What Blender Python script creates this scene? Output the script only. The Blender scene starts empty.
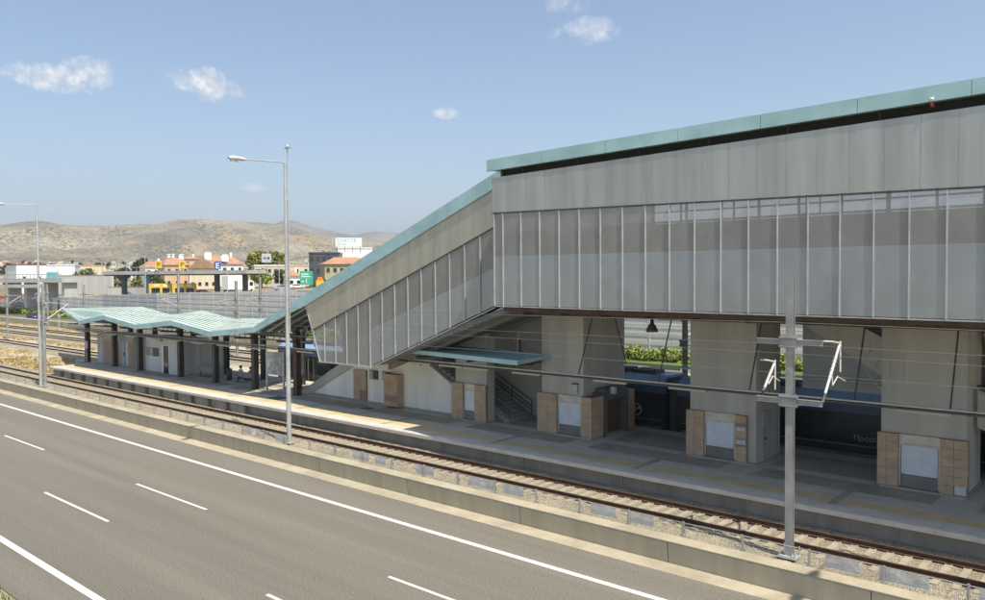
import bpy, bmesh, math, random
from mathutils import Vector, Matrix, noise
R = math.radians
random.seed(7)
sc = bpy.context.scene
COL = sc.collection

# ------------------------------------------------------------------ camera
CAMZ = 9.8                                   # eye height above the carriageway
F_PX, YAW, PITCH, ROLL = 787.745, 0.71584, 0.0316515, -0.0071462
fwd = Vector((-math.sin(YAW)*math.cos(PITCH), math.cos(YAW)*math.cos(PITCH), -math.sin(PITCH)))
rgt0 = Vector((math.cos(YAW), math.sin(YAW), 0)); up0 = rgt0.cross(fwd)
rgt = rgt0*math.cos(ROLL) + up0*math.sin(ROLL); upv = rgt.cross(fwd)
cd = bpy.data.cameras.new('camera'); cam = bpy.data.objects.new('camera', cd); COL.objects.link(cam)
cd.sensor_width = 36; cd.sensor_fit = 'HORIZONTAL'; cd.lens = F_PX*36/985
cd.clip_start = 0.1; cd.clip_end = 30000
m = Matrix.Identity(4)
for i in range(3):
    m[i][0] = rgt[i]; m[i][1] = upv[i]; m[i][2] = -fwd[i]
m[2][3] = CAMZ
cam.matrix_world = m
sc.camera = cam

# ------------------------------------------------------------------ sky, sun, exposure
SUN = Vector((0.56, -0.115, 1.0)).normalized()
el = math.asin(SUN.z); az = math.atan2(SUN.x, SUN.y)
w = bpy.data.worlds.new('World'); sc.world = w; w.use_nodes = True
nt = w.node_tree; nt.nodes.clear()
def N(t, **k):
    n = nt.nodes.new(t)
    for a, b in k.items(): setattr(n, a, b)
    return n
sky = N('ShaderNodeTexSky', sky_type='NISHITA', sun_disc=False, sun_elevation=el, sun_rotation=az,
        altitude=150, air_density=1.0, dust_density=1.6, ozone_density=1.4)
bg = N('ShaderNodeBackground'); bg.inputs['Strength'].default_value = 0.09
out = N('ShaderNodeOutputWorld')
geo = N('ShaderNodeTexCoord')
def px_dir(x, y):
    return (rgt*(x-492.5)/F_PX - upv*(y-300)/F_PX + fwd).normalized()
nz = N('ShaderNodeTexNoise'); nz.inputs['Scale'].default_value = 24; nz.inputs['Detail'].default_value = 7; nz.inputs['Roughness'].default_value = .6
nt.links.new(geo.outputs['Generated'], nz.inputs['Vector'])
nz2 = N('ShaderNodeTexNoise'); nz2.inputs['Scale'].default_value = 80; nz2.inputs['Detail'].default_value = 6; nz2.inputs['Roughness'].default_value = .65
nt.links.new(geo.outputs['Generated'], nz2.inputs['Vector'])
def math_node(op, a, b=None, c=None, clamp=False):
    n = N('ShaderNodeMath', operation=op, use_clamp=clamp)
    for i, v in enumerate((a, b, c)):
        if v is None: continue
        if isinstance(v, (int, float)): n.inputs[i].default_value = v
        else: nt.links.new(v, n.inputs[i])
    return n.outputs[0]
def dot(v):
    n = N('ShaderNodeVectorMath', operation='DOT_PRODUCT'); nt.links.new(geo.outputs['Generated'], n.inputs[0]); n.inputs[1].default_value = v
    return n.outputs['Value']
mask = None
# a few small fair-weather clouds: direction, half width, half height, strength
for (cx, cy, a, b, s) in [(66,79,42,13,1.0),(92,72,26,14,.95),(212,91,28,11,.85),(192,80,28,12,.9),(446,113,13,6,.75),(254,188,12,5,.5),(583,30,34,13,.55),(570,4,24,10,.35),(198,217,44,7,.3),(168,219,34,6,.25)]:
    d = px_dir(cx, cy); r_ = Vector((d.y, -d.x, 0)).normalized(); u_ = r_.cross(d)
    u = math_node('MULTIPLY', dot(r_), F_PX/a); v = math_node('MULTIPLY', dot(u_), F_PX/b)
    q = math_node('ADD', math_node('MULTIPLY', u, u), math_node('MULTIPLY', v, v))
    e = math_node('ADD', math_node('SUBTRACT', 1.0, q), math_node('ADD', math_node('MULTIPLY', math_node('SUBTRACT', nz.outputs['Fac'], .5), 3.0), math_node('MULTIPLY', math_node('SUBTRACT', nz2.outputs['Fac'], .5), 2.2)))
    front = math_node('GREATER_THAN', dot(d), .9)
    k = math_node('MULTIPLY', math_node('MULTIPLY', math_node('MULTIPLY', e, .72, clamp=True), s), front)
    mask = k if mask is None else math_node('MAXIMUM', mask, k)
mixc = N('ShaderNodeMix', data_type='RGBA'); nt.links.new(mask, mixc.inputs['Factor'])
nt.links.new(sky.outputs['Color'], mixc.inputs['A']); ccr = N('ShaderNodeValToRGB'); nt.links.new(nz2.outputs['Fac'], ccr.inputs['Fac']); ccr.color_ramp.elements[0].position = .38; ccr.color_ramp.elements[1].position = .62; ccr.color_ramp.elements[0].color = (.70,.69,.68,1); ccr.color_ramp.elements[1].color = (1,.98,.95,1)
csc = N('ShaderNodeVectorMath', operation='SCALE'); csc.inputs['Scale'].default_value = 7.2; nt.links.new(ccr.outputs['Color'], csc.inputs[0]); nt.links.new(csc.outputs[0], mixc.inputs['B'])
nt.links.new(mixc.outputs['Result'], bg.inputs['Color']); nt.links.new(bg.outputs[0], out.inputs['Surface'])
sl = bpy.data.lights.new('sun', 'SUN'); sl.energy = 3.6; sl.angle = R(.53); sl.color = (1, .94, .825)
so = bpy.data.objects.new('sun', sl); COL.objects.link(so)
so.rotation_euler = SUN.to_track_quat('Z', 'Y').to_euler(); so.location = (20, -10, 60)
sc.render.engine = 'CYCLES'
vs = sc.view_settings
vs.view_transform = 'Standard'; vs.look = 'None'; vs.gamma = 1; vs.use_curve_mapping = False; vs.exposure = 0.9
sc.cycles.max_bounces = 6; sc.cycles.diffuse_bounces = 3; sc.cycles.glossy_bounces = 2
sc.cycles.transparent_max_bounces = 12; sc.cycles.volume_bounces = 0
sc.cycles.use_denoising = True

# ------------------------------------------------------------------ helpers
def ray(x, y): return rgt*(x-492.5)/F_PX - upv*(y-300)/F_PX + fwd
def at_w(x, y, w_): v = ray(x, y)*w_; return Vector((v.x, v.y, v.z+CAMZ))
def at_Y(x, y, Y): d = ray(x, y); v = d*(Y/d.y); return Vector((v.x, v.y, v.z+CAMZ))
def at_Z(x, y, z): d = ray(x, y); v = d*((z-CAMZ)/d.z); return Vector((v.x, v.y, z))

MATS = {}
def mat(name, c, rough=.75, metal=0., var=.12, scale=1.5, c2=None, bump=0., bscale=30., streak=False, fine=0., fscale=26, spec=.4, alpha=1.0, ramp=(.35,.65), bdist=.02, voro=0):
    """procedural material: base colour broken by two noises, optional vertical streaks, voronoi stones and bump"""
    if name in MATS: return MATS[name]
    M = bpy.data.materials.new(name); M.use_nodes = True; t = M.node_tree; b = t.nodes['Principled BSDF']
    L = t.links.new
    def n(ty, **k):
        x = t.nodes.new(ty)
        for a_, v_ in k.items(): setattr(x, a_, v_)
        return x
    g = n('ShaderNodeNewGeometry'); pos = g.outputs['Position']
    if streak == 'x':
        mp = n('ShaderNodeMapping'); mp.inputs['Scale'].default_value = (.035, 1, 1); L(pos, mp.inputs['Vector']); vec = mp.outputs[0]
    elif streak:
        mp = n('ShaderNodeMapping'); mp.inputs['Scale'].default_value = (1, 1, .08); L(pos, mp.inputs['Vector']); vec = mp.outputs[0]
    else: vec = pos
    a = n('ShaderNodeTexNoise'); a.inputs['Scale'].default_value = scale; a.inputs['Detail'].default_value = 6; a.inputs['Roughness'].default_value = .6; L(vec, a.inputs['Vector'])
    cr = n('ShaderNodeValToRGB'); L(a.outputs['Fac'], cr.inputs['Fac'])
    cr.color_ramp.elements[0].position, cr.color_ramp.elements[1].position = ramp
    d1 = c2 if c2 else tuple(x*(1-var) for x in c); d2 = c if c2 else tuple(min(1, x*(1+var)) for x in c)
    cr.color_ramp.elements[0].color = (*d1, 1); cr.color_ramp.elements[1].color = (*d2, 1)
    col = cr.outputs['Color']
    if fine or voro:
        if voro:
            f = n('ShaderNodeTexVoronoi'); f.inputs['Scale'].default_value = voro; L(pos, f.inputs['Vector']); sep = n('ShaderNodeSeparateColor'); L(f.outputs['Color'], sep.inputs[0]); fac = sep.outputs[0]; amt = fine or .35
        else:
            f = n('ShaderNodeTexNoise'); f.inputs['Scale'].default_value = fscale; f.inputs['Detail'].default_value = 4; L(pos, f.inputs['Vector']); fac = f.outputs['Fac']; amt = fine
        mr = n('ShaderNodeMapRange'); L(fac, mr.inputs[0]); lo, hi = (0, 1) if voro else (.3, .7)
        mr.inputs[1].default_value = lo; mr.inputs[2].default_value = hi; mr.inputs[3].default_value = 1-amt; mr.inputs[4].default_value = 1+amt
        mx = n('ShaderNodeMix', data_type='RGBA', blend_type='MULTIPLY'); mx.inputs['Factor'].default_value = 1
        cb = n('ShaderNodeCombineColor'); [L(mr.outputs[0], cb.inputs[i]) for i in range(3)]
        L(col, mx.inputs['A']); L(cb.outputs[0], mx.inputs['B']); col = mx.outputs['Result']
    L(col, b.inputs['Base Color'])
    b.inputs['Roughness'].default_value = rough; b.inputs['Metallic'].default_value = metal; b.inputs['Specular IOR Level'].default_value = spec
    if alpha < 1: b.inputs['Alpha'].default_value = alpha
    if bump:
        if voro: h = n('ShaderNodeTexVoronoi'); h.inputs['Scale'].default_value = voro; hs = h.outputs['Distance']
        else: h = n('ShaderNodeTexNoise'); h.inputs['Scale'].default_value = bscale; h.inputs['Detail'].default_value = 4; hs = h.outputs['Fac']
        L(pos, h.inputs['Vector'])
        bp = n('ShaderNodeBump'); bp.inputs['Strength'].default_value = bump; bp.inputs['Distance'].default_value = bdist; L(hs, bp.inputs['Height']); L(bp.outputs[0], b.inputs['Normal'])
    MATS[name] = M
    return M
def stucco(name, c, **k): return mat(name, c, .9, var=.10, scale=1.1, fine=.05, bump=.12, bscale=60, streak=True, **k)

m_asph = mat('asphalt', (.168,.155,.128), .9, scale=.75, var=.10, streak='x', fine=.34, fscale=17, bump=.35, bscale=90)
def road_mat():
    M = m_asph.copy(); M.name = 'worn_asphalt'; t = M.node_tree; b = t.nodes['Principled BSDF']; L = t.links.new
    src = b.inputs['Base Color'].links[0].from_socket
    g = t.nodes.new('ShaderNodeNewGeometry'); sp = t.nodes.new('ShaderNodeSeparateXYZ'); L(g.outputs['Position'], sp.inputs[0])
    wn = t.nodes.new('ShaderNodeTexNoise'); wn.inputs['Scale'].default_value = .12; wn.inputs['Detail'].default_value = 3; L(g.outputs['Position'], wn.inputs['Vector'])
    ad = t.nodes.new('ShaderNodeMath'); ad.operation = 'MULTIPLY_ADD'; L(wn.outputs['Fac'], ad.inputs[0]); ad.inputs[1].default_value = 1.1; L(sp.outputs['Y'], ad.inputs[2])
    mr = t.nodes.new('ShaderNodeMapRange'); L(ad.outputs[0], mr.inputs[0]); mr.inputs[1].default_value = 9.3; mr.inputs[2].default_value = 23.6
    cr = t.nodes.new('ShaderNodeValToRGB'); L(mr.outputs[0], cr.inputs[0]); e = cr.color_ramp.elements
    stops = [(8.75,1.06),(9.9,1.04),(10.7,.80),(11.6,.95),(12.7,.78),(13.5,.95),(14.3,.80),(15.2,.93),(16.1,.82),(16.9,1.0),(18,.95),(18.9,1.0),(19.9,.97),(20.9,1.06),(21.6,1.17),(23,1.2)]
    for i, (y, v) in enumerate(stops):
        p = (y-8.75)/14.25; k = e[0] if i == 0 else (e[1] if i == len(stops)-1 else e.new(p)); k.position = p; v = v/1.3; k.color = (v, v, v*.99, 1)
    mx = t.nodes.new('ShaderNodeMix'); mx.data_type = 'RGBA'; mx.blend_type = 'MULTIPLY'; mx.inputs['Factor'].default_value = 1; L(src, mx.inputs['A']); L(cr.outputs[0], mx.inputs['B'])
    m2 = t.nodes.new('ShaderNodeMix'); m2.data_type = 'RGBA'; m2.blend_type = 'MULTIPLY'; m2.inputs['Factor'].default_value = 1; m2.clamp_result = False; L(mx.outputs['Result'], m2.inputs['A']); m2.inputs['B'].default_value = (1.11,1.09,1.07,1)
    L(m2.outputs['Result'], b.inputs['Base Color']); return M
m_line = mat('road_paint', (.66,.645,.59), .7, scale=7, c2=(.42,.40,.35), ramp=(.3,.5), fine=.12, fscale=20)
m_conc = mat('barrier_concrete', (.475,.415,.30), .9, scale=1.6, var=.09, streak=True, fine=.06, bump=.2)
m_gut = mat('gutter_concrete', (.42,.37,.265), .92, scale=.8, c2=(.31,.27,.19), fine=.08)
m_ball = mat('ballast_stone', (.37,.32,.225), .95, scale=.9, var=.16, voro=30, fine=.42, bump=1.0, bdist=.05)
m_stone = mat('loose_stone', (.40,.35,.25), .95, scale=9, c2=(.22,.185,.13), ramp=(.3,.7))
m_rail = mat('rusty_rail_side', (.085,.045,.025), .85, scale=5, var=.3)
m_railtop = mat('polished_rail_head', (.30,.25,.20), .4, .6, scale=3)
m_slp = mat('sleeper_concrete', (.385,.335,.25), .92, scale=2.2, c2=(.30,.255,.185), fine=.1)
m_plat = mat('platform_paving', (.52,.47,.385), .85, scale=.7, var=.12, fine=.08)
m_plat2 = mat('platform_dark_paving', (.345,.305,.245), .85, scale=.9, var=.15, fine=.1)
m_lip = mat('platform_edge_stone', (.52,.49,.43), .85, scale=1.2, var=.1, fine=.07)
m_tact = mat('yellow_tactile_paving', (.54,.43,.225), .85, scale=1.1, var=.12, fine=.08, bump=.3, bscale=14)
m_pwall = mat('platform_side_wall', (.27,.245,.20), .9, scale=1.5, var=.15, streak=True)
m_stucco = stucco('pillar_render', (.475,.46,.41))
m_white = stucco('white_render', (.80,.78,.72))
m_tile = mat('terracotta_tile', (.47,.335,.225), .7, scale=1.7, var=.13, fine=.05)
m_tilej = mat('tile_joint', (.30,.21,.14), .9)
m_board = mat('notice_board_glass', (.60,.64,.68), .25, scale=2, var=.06)
m_alu = mat('brushed_aluminium', (.55,.52,.46), .45, .5, scale=3)
m_dsteel = mat('dark_steel', (.085,.082,.08), .6, .2, scale=2, var=.2)
m_brown = mat('brown_primer_steel', (.10,.07,.055), .7, .1, scale=2, var=.2)
m_clad_u = mat('upper_metal_cladding', (.43,.425,.39), .34, .5, scale=1.3, var=.13, streak=True, fine=.03)
m_clad_s = mat('sloping_metal_cladding', (.44,.415,.35), .34, .5, scale=1.3, var=.13, streak=True, fine=.03)
m_clad_l = mat('mesh_metal_cladding', (.43,.42,.395), .42, .3, scale=.8, var=.07, fine=.03, alpha=.5)
m_clad_b = mat('solid_metal_cladding', (.325,.345,.36), .33, .5, scale=.8, var=.06, fine=.02)
m_fin = mat('pale_metal_rib', (.47,.48,.48), .45, .3, scale=2)
m_back = mat('parapet_backing_sheet', (.52,.545,.56), .6, .1, scale=.6, var=.08)
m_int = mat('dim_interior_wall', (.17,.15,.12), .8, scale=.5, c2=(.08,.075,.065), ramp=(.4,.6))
m_glass_d = mat('dark_window_glass', (.03,.033,.035), .12, .0, scale=1.0, var=.4, spec=.6)
m_copper = mat('green_copper', (.375,.565,.575), .6, .1, scale=.7, var=.13, fine=.05)
m_copper2 = mat('sunlit_copper_seam', (.58,.64,.56), .5, .1, scale=1.2, var=.12)  # paler than the canopy sheet: sun on the seams put into colour
m_copper3 = mat('canopy_copper', (.22,.325,.285), .6, .1, scale=.7, var=.12)
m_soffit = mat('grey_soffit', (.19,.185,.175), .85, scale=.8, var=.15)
m_galv = mat('galvanised_steel', (.47,.475,.465), .5, .35, scale=1.8, var=.12)
m_mast = mat('dull_mast_steel', (.33,.33,.315), .6, .2, scale=1.8, var=.15)
m_insul = mat('white_insulator', (.60,.59,.56), .35, scale=2, var=.04)
m_pink = mat('faded_red_insulator', (.70,.47,.49), .4, scale=2, var=.08)
m_wire = mat('wire_grey', (.20,.20,.20), .5, .3)
m_cable = mat('black_cable', (.06,.06,.06), .6)
m_tube = mat('lamp_cover', (.46,.425,.33), .4, scale=3, var=.06)
m_tblue = mat('train_blue', (.05,.085,.15), .35, scale=.6, var=.1)
m_troof = mat('train_roof_blue', (.23,.37,.55), .45, scale=.9, var=.1)
m_tblack = mat('train_black', (.03,.032,.032), .3, scale=.8, var=.3)
m_tglass = mat('train_window', (.025,.035,.033), .07, scale=.7, var=.4, spec=.8)
m_tgrey = mat('train_grey', (.27,.28,.28), .45, scale=1)
m_letter = mat('white_lettering', (.33,.35,.36), .6)
m_dgrass = mat('dry_grass', (.50,.39,.19), .95, scale=.7, c2=(.36,.26,.12), spec=.1)
m_ggrass = mat('green_grass', (.15,.21,.05), .95, scale=2, c2=(.09,.14,.035), spec=.1)
m_hedge = mat('hedge_leaves', (.30,.33,.075), .9, scale=2, c2=(.18,.22,.05), spec=.15)
m_tank = mat('infill_sheet', (.55,.55,.53), .5, .2, scale=3, var=.12)
m_bark = mat('bark', (.13,.10,.07), .95, scale=4, var=.3)
m_rfloor = mat('trackside_gravel', (.44,.395,.315), .95, scale=.4, c2=(.36,.31,.23), voro=9, fine=.25)

class MB:
    """collects faces for ONE mesh"""
    def __init__(s): s.v = []; s.f = []; s.mi = []; s.cur = 0; s.sm = []
    def mat(s, i): s.cur = i; return s
    def add(s, vs, fs, smooth=False):
        o = len(s.v); s.v += [tuple(p) for p in vs]
        for f in fs: s.f.append([o+i for i in f]); s.mi.append(s.cur); s.sm.append(smooth)
        return s
    def box(s, x0, y0, z0, x1, y1, z1):
        return s.add([(x0,y0,z0),(x1,y0,z0),(x1,y1,z0),(x0,y1,z0),(x0,y0,z1),(x1,y0,z1),(x1,y1,z1),(x0,y1,z1)],
                     [(0,3,2,1),(4,5,6,7),(0,1,5,4),(1,2,6,5),(2,3,7,6),(3,0,4,7)])
    def obox(s, c, d, rz=0.):
        co, si = math.cos(rz), math.sin(rz); P = []
        for z in (-1, 1):
            for x, y in ((-1,-1),(1,-1),(1,1),(-1,1)):
                X, Y = x*d[0]/2, y*d[1]/2; P.append((c[0]+X*co-Y*si, c[1]+X*si+Y*co, c[2]+z*d[2]/2))
        return s.add(P, [(0,3,2,1),(4,5,6,7),(0,1,5,4),(1,2,6,5),(2,3,7,6),(3,0,4,7)])
    def prism(s, poly, y0, y1):
        """polygon of (x, z) extruded from y0 to y1"""
        n = len(poly); V = [(x, y0, z) for x, z in poly] + [(x, y1, z) for x, z in poly]
        return s.add(V, [tuple(range(n)), tuple(range(2*n-1, n-1, -1))] + [(i, i+n, (i+1) % n+n, (i+1) % n) for i in range(n)])
    def extr(s, poly, x0, x1):
        """profile of (y, z) extruded along x"""
        n = len(poly); V = [(x0, y, z) for y, z in poly] + [(x1, y, z) for y, z in poly]
        return s.add(V, [tuple(range(n-1, -1, -1)), tuple(range(n, 2*n))] + [(i, (i+1) % n, (i+1) % n+n, i+n) for i in range(n)])
    def tube(s, a, b, r0, r1=None, n=8, cap=True):
        a = Vector(a); b = Vector(b); r1 = r0 if r1 is None else r1; d = (b-a).normalized()
        u = d.orthogonal().normalized(); w_ = d.cross(u); V = []
        for p, r in ((a, r0), (b, r1)):
            for i in range(n): t = 2*math.pi*i/n; V.append(p+u*r*math.cos(t)+w_*r*math.sin(t))
        s.add(V, [(i, (i+1) % n, n+(i+1) % n, n+i) for i in range(n)], smooth=n > 5)
        if cap: s.add(V[:n], [tuple(range(n-1, -1, -1))]); s.add(V[n:], [tuple(range(n))])
        return s
    def path(s, pts, r, n=6):
        for a, b in zip(pts, pts[1:]): s.tube(a, b, r, n=n)
        return s
    def bar(s, a, b, wd, ht):
        """rectangular bar from a to b, wd across horizontally, ht vertically"""
        a = Vector(a); b = Vector(b); d = (b-a).normalized(); side = d.cross(Vector((0,0,1)))
        side = side.normalized() if side.length > 1e-4 else Vector((1,0,0)); up = side.cross(d).normalized()
        V = [p+side*sx*wd/2+up*sz*ht/2 for p in (a, b) for sx, sz in ((-1,-1),(1,-1),(1,1),(-1,1))]
        return s.add(V, [(0,1,2,3),(7,6,5,4),(0,4,5,1),(1,5,6,2),(2,6,7,3),(3,7,4,0)])
    def lathe(s, c, prof, n=14):
        V = []
        for r, z in prof:
            for i in range(n): t = 2*math.pi*i/n; V.append((c[0]+r*math.cos(t), c[1]+r*math.sin(t), c[2]+z))
        F = [(k*n+i, k*n+(i+1) % n, (k+1)*n+(i+1) % n, (k+1)*n+i) for k in range(len(prof)-1) for i in range(n)]
        return s.add(V, F, True)
    def build(s, name, mats, parent=None, org=None, **tags):
        me = bpy.data.meshes.new(name)
        o_ = Vector(org) if org is not None else (parent_world(parent) if parent else Vector((0,0,0)))
        me.from_pydata([(p[0]-o_.x, p[1]-o_.y, p[2]-o_.z) for p in s.v], [], s.f)
        for q in (mats if isinstance(mats, (list, tuple)) else [mats]): me.materials.append(q)
        me.polygons.foreach_set('material_index', s.mi); me.polygons.foreach_set('use_smooth', s.sm); me.update()
        if s.sharp:
            bmx = bmesh.new(); bmx.from_mesh(me); bmesh.ops.recalc_face_normals(bmx, faces=bmx.faces); bmx.to_mesh(me); bmx.free()
        o = bpy.data.objects.new(name, me); COL.objects.link(o)
        if parent: o.parent = parent
        for k, v_ in tags.items(): o[k] = v_
        return o
    sharp = True
def parent_world(o):
    v = Vector((0,0,0))
    while o is not None: v += o.location; o = o.parent
    return v
def thing(name, label, cat, loc=(0,0,0), group=None, rz=0):
    o = bpy.data.objects.new(name, None); COL.objects.link(o); o.location = loc; o.rotation_euler.z = rz
    o.empty_display_size = .3; o['label'] = label; o['category'] = cat
    if group: o['group'] = group
    return o
def tag(o, label, cat, group=None):
    o['label'] = label; o['category'] = cat
    if group: o['group'] = group
    return o
KIDS = {}
def children(o): return [c for c in COL.objects if c.parent == o]
def dup(o, loc=None, label=None, parent=None, rz=None, kids=None):
    """copy a thing with its parts and their sub-parts"""
    c = o.copy(); COL.objects.link(c)
    if parent: c.parent = parent
    if loc is not None: c.location = loc
    if rz is not None: c.rotation_euler.z = rz
    if label: c['label'] = label
    for k in (kids or children(o)): dup(k, parent=c)
    return c
def struct(mb, name, mats): 
    o = mb.build(name, mats); o['kind'] = 'structure'; return o
def bevel(o, wd=.015, seg=2):
    b = o.modifiers.new('bevel', 'BEVEL'); b.width = wd; b.segments = seg; b.limit_method = 'ANGLE'; return o

PT = 1.6            # platform top
X0, X1 = -260., 40. # extent along the railway

# ================================================================== SETTING
# ground: one sheet to the horizon, with the low railway corridor, the higher town behind the wall and the hills
def wall_top(x):
    pts = [(-420,3.2),(-229,4.27),(-187,5.55),(-169,6.2),(-136,7.0),(-123,7.25),(-60,8.6),(60,10.5)]
    if x <= pts[0][0]: return pts[0][1]
    for (a, za), (b, zb) in zip(pts, pts[1:]):
        if x <= b: return za+(zb-za)*(x-a)/(b-a)
    return pts[-1][1]
def sm(a, b, t): t = max(0., min(1., (t-a)/(b-a))); return t*t*(3-2*t)
RIDGE = [(-400,240),(-200,236),(-60,231),(0,227),(22,223.5),(45,223),(62,225.5),(90,226),(112,226.5),(140,225.5),(160,225.5),(178,221.5),(200,220.5),(226,221.5),(250,222.5),(272,224),(300,229.5),(322,236),(345,240),(400,244),(520,252),(700,262),(1200,268)]
FAR = [(-400,262),(180,256),(250,236),(272,227),(284,221.5),(296,222),(312,227.5),(340,233),(354,235.5),(366,233.5),(378,232.5),(400,233.5),(440,240),(600,255),(1200,262)]
def interp(P, x):
    if x <= P[0][0]: return P[0][1]
    for (a, ya), (b, yb) in zip(P, P[1:]):
        if x <= b: return ya+(yb-ya)*(x-a)/(b-a)
    return P[-1][1]
def horiz(x): return 281.535+(x+413.84)*(-11.374)/1591.6
def az_of_px(x): d = ray(x, horiz(x)); return math.atan2(d.x, d.y)
AZS = [(x, az_of_px(x)) for x in range(-400, 1300, 10)]
def px_of_az(a):
    if a <= AZS[0][1]: return -400
    for (xa, aa), (xb, ab) in zip(AZS, AZS[1:]):
        if a <= ab: return xa+(xb-xa)*(a-aa)/(ab-aa)
    return 1290
R1, R2 = 2900., 6200.
def town_z(x, y):
    r = math.hypot(x, y); a = math.atan2(x, y); p = px_of_az(a)
    base = wall_top(x)-.9
    t = sm(72, 150, y) if y > 72 else 0
    z = base*(1-t)+6.5*t
    z = max(z, z+sm(350, 1500, r)*22)
    w1 = R1*math.cos(a-(-YAW)); w1 = max(w1, R1*.3)
    ztop = CAMZ+(horiz(p)-interp(RIDGE, p))/F_PX*w1
    n1 = noise.fractal(Vector((x*.0016, y*.0016, 3.)), 1.0, 2.1, 5)
    n2 = noise.fractal(Vector((x*.006, y*.006, 9.)), .8, 2.1, 6)
    s = .22*sm(1350, 2300, r)+.78*sm(2100, R1, r)
    fall = 1-sm(R1, R1*1.7, r)*.75
    h = z+(ztop-z)*s*fall
    n3 = abs(noise.noise(Vector((x*.0035, y*.0035, 5.))))
    h += (n1*40+n2*22+(n3-.25)*95)*s*(1-s)*2.6 + n2*3*s
    if r > R1*1.25:
        w2 = max(R2*math.cos(a+YAW), R2*.3); z2 = CAMZ+(horiz(p)-interp(FAR, p))/F_PX*w2
        h2 = (z2+n1*14)*sm(R1*1.3, R2, r)
        h = max(h, h2)
    return h
hm = MB(); hm.sharp = False
rs = [75]; 
while rs[-1] < R2*1.15: rs.append(rs[-1]*(1.011 if 1300 < rs[-1] < 3000 else 1.03)+.6)
azs = [R(-100+i) for i in range(15)]+[R(-85+55*i/380) for i in range(380)]+[R(-30+70*i/60) for i in range(61)]
na = len(azs)-1
vid = {}
for i, a in enumerate(azs):
    for j, r in enumerate(rs):
        x, y = r*math.sin(a), r*math.cos(a)
        if y < 70.6: x, y = x, 70.6
        hm.v.append((x, y, town_z(x, y)))
nr = len(rs)
for i in range(na):
    for j in range(nr-1):
        q = [i*nr+j, i*nr+j+1, (i+1)*nr+j+1, (i+1)*nr+j]
        if all(hm.v[k][1] <= 70.61 for k in q): continue
        hm.f.append(q); hm.mi.append(0); hm.sm.append(True)
def hill_mat():
    M = bpy.data.materials.new('rocky_scrub_hillside'); M.use_nodes = True; t = M.node_tree; b = t.nodes['Principled BSDF']; L = t.links.new
    g = t.nodes.new('ShaderNodeNewGeometry')
    def ns(s, d=7, rough=.65):
        n = t.nodes.new('ShaderNodeTexNoise'); n.inputs['Scale'].default_value = s; n.inputs['Detail'].default_value = d; n.inputs['Roughness'].default_value = rough; L(g.outputs['Position'], n.inputs['Vector']); return n.outputs['Fac']
    def rampc(f, stops):
        r = t.nodes.new('ShaderNodeValToRGB'); L(f, r.inputs['Fac']); e = r.color_ramp.elements
        e[0].position, e[0].color = stops[0][0], (*stops[0][1], 1); e[1].position, e[1].color = stops[-1][0], (*stops[-1][1], 1)
        for p, c in stops[1:-1]: k = e.new(p); k.color = (*c, 1)
        return r.outputs['Color']
    def mixf(f, a, c):
        x = t.nodes.new('ShaderNodeMix'); x.data_type = 'RGBA'; L(f, x.inputs['Factor']); L(a, x.inputs['A']); L(c, x.inputs['B']); return x.outputs['Result']
    rock = rampc(ns(.11, 9, .75), [(.35, (.125,.11,.07)), (.5, (.24,.21,.15)), (.68, (.40,.36,.285))])
    earth = rampc(ns(.03, 5), [(.35, (.27,.20,.11)), (.7, (.36,.27,.155))])
    big = rampc(ns(.0035, 5, .6), [(.3, (.52,.52,.5)), (.7, (1.45,1.42,1.36))])
    mb_ = t.nodes.new('ShaderNodeMix'); mb_.data_type = 'RGBA'; mb_.blend_type = 'MULTIPLY'; mb_.inputs['Factor'].default_value = 1; L(rock, mb_.inputs['A']); L(big, mb_.inputs['B']); rock = mb_.outputs['Result']
    e_m = rampc(ns(.0042, 4), [(.58, (0,0,0)), (.66, (1,1,1))])
    c = mixf(e_m, rock, earth)
    sp = t.nodes.new('ShaderNodeTexVoronoi'); sp.inputs['Scale'].default_value = .085; L(g.outputs['Position'], sp.inputs['Vector'])
    sm_ = rampc(sp.outputs['Distance'], [(.34, (1,1,1)), (.52, (0,0,0))])
    den = rampc(ns(.006, 5), [(.40, (.1,.1,.1)), (.56, (1,1,1))])
    mul = t.nodes.new('ShaderNodeMix'); mul.data_type = 'RGBA'; mul.blend_type = 'MULTIPLY'; mul.inputs['Factor'].default_value = 1; L(sm_, mul.inputs['A']); L(den, mul.inputs['B'])
    gr = rampc(ns(.02, 3), [(.3, (.055,.062,.032)), (.7, (.10,.10,.055))])
    c = mixf(mul.outputs['Result'], c, gr)
    L(c, b.inputs['Base Color']); b.inputs['Roughness'].default_value = .95; b.inputs['Specular IOR Level'].default_value = .1
    bp = t.nodes.new('ShaderNodeBump'); bp.inputs['Strength'].default_value = .9; bp.inputs['Distance'].default_value = 9; L(ns(.022, 6), bp.inputs['Height']); L(bp.outputs[0], b.inputs['Normal'])
    return M
struct(hm, 'hillside_terrain', hill_mat())

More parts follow.
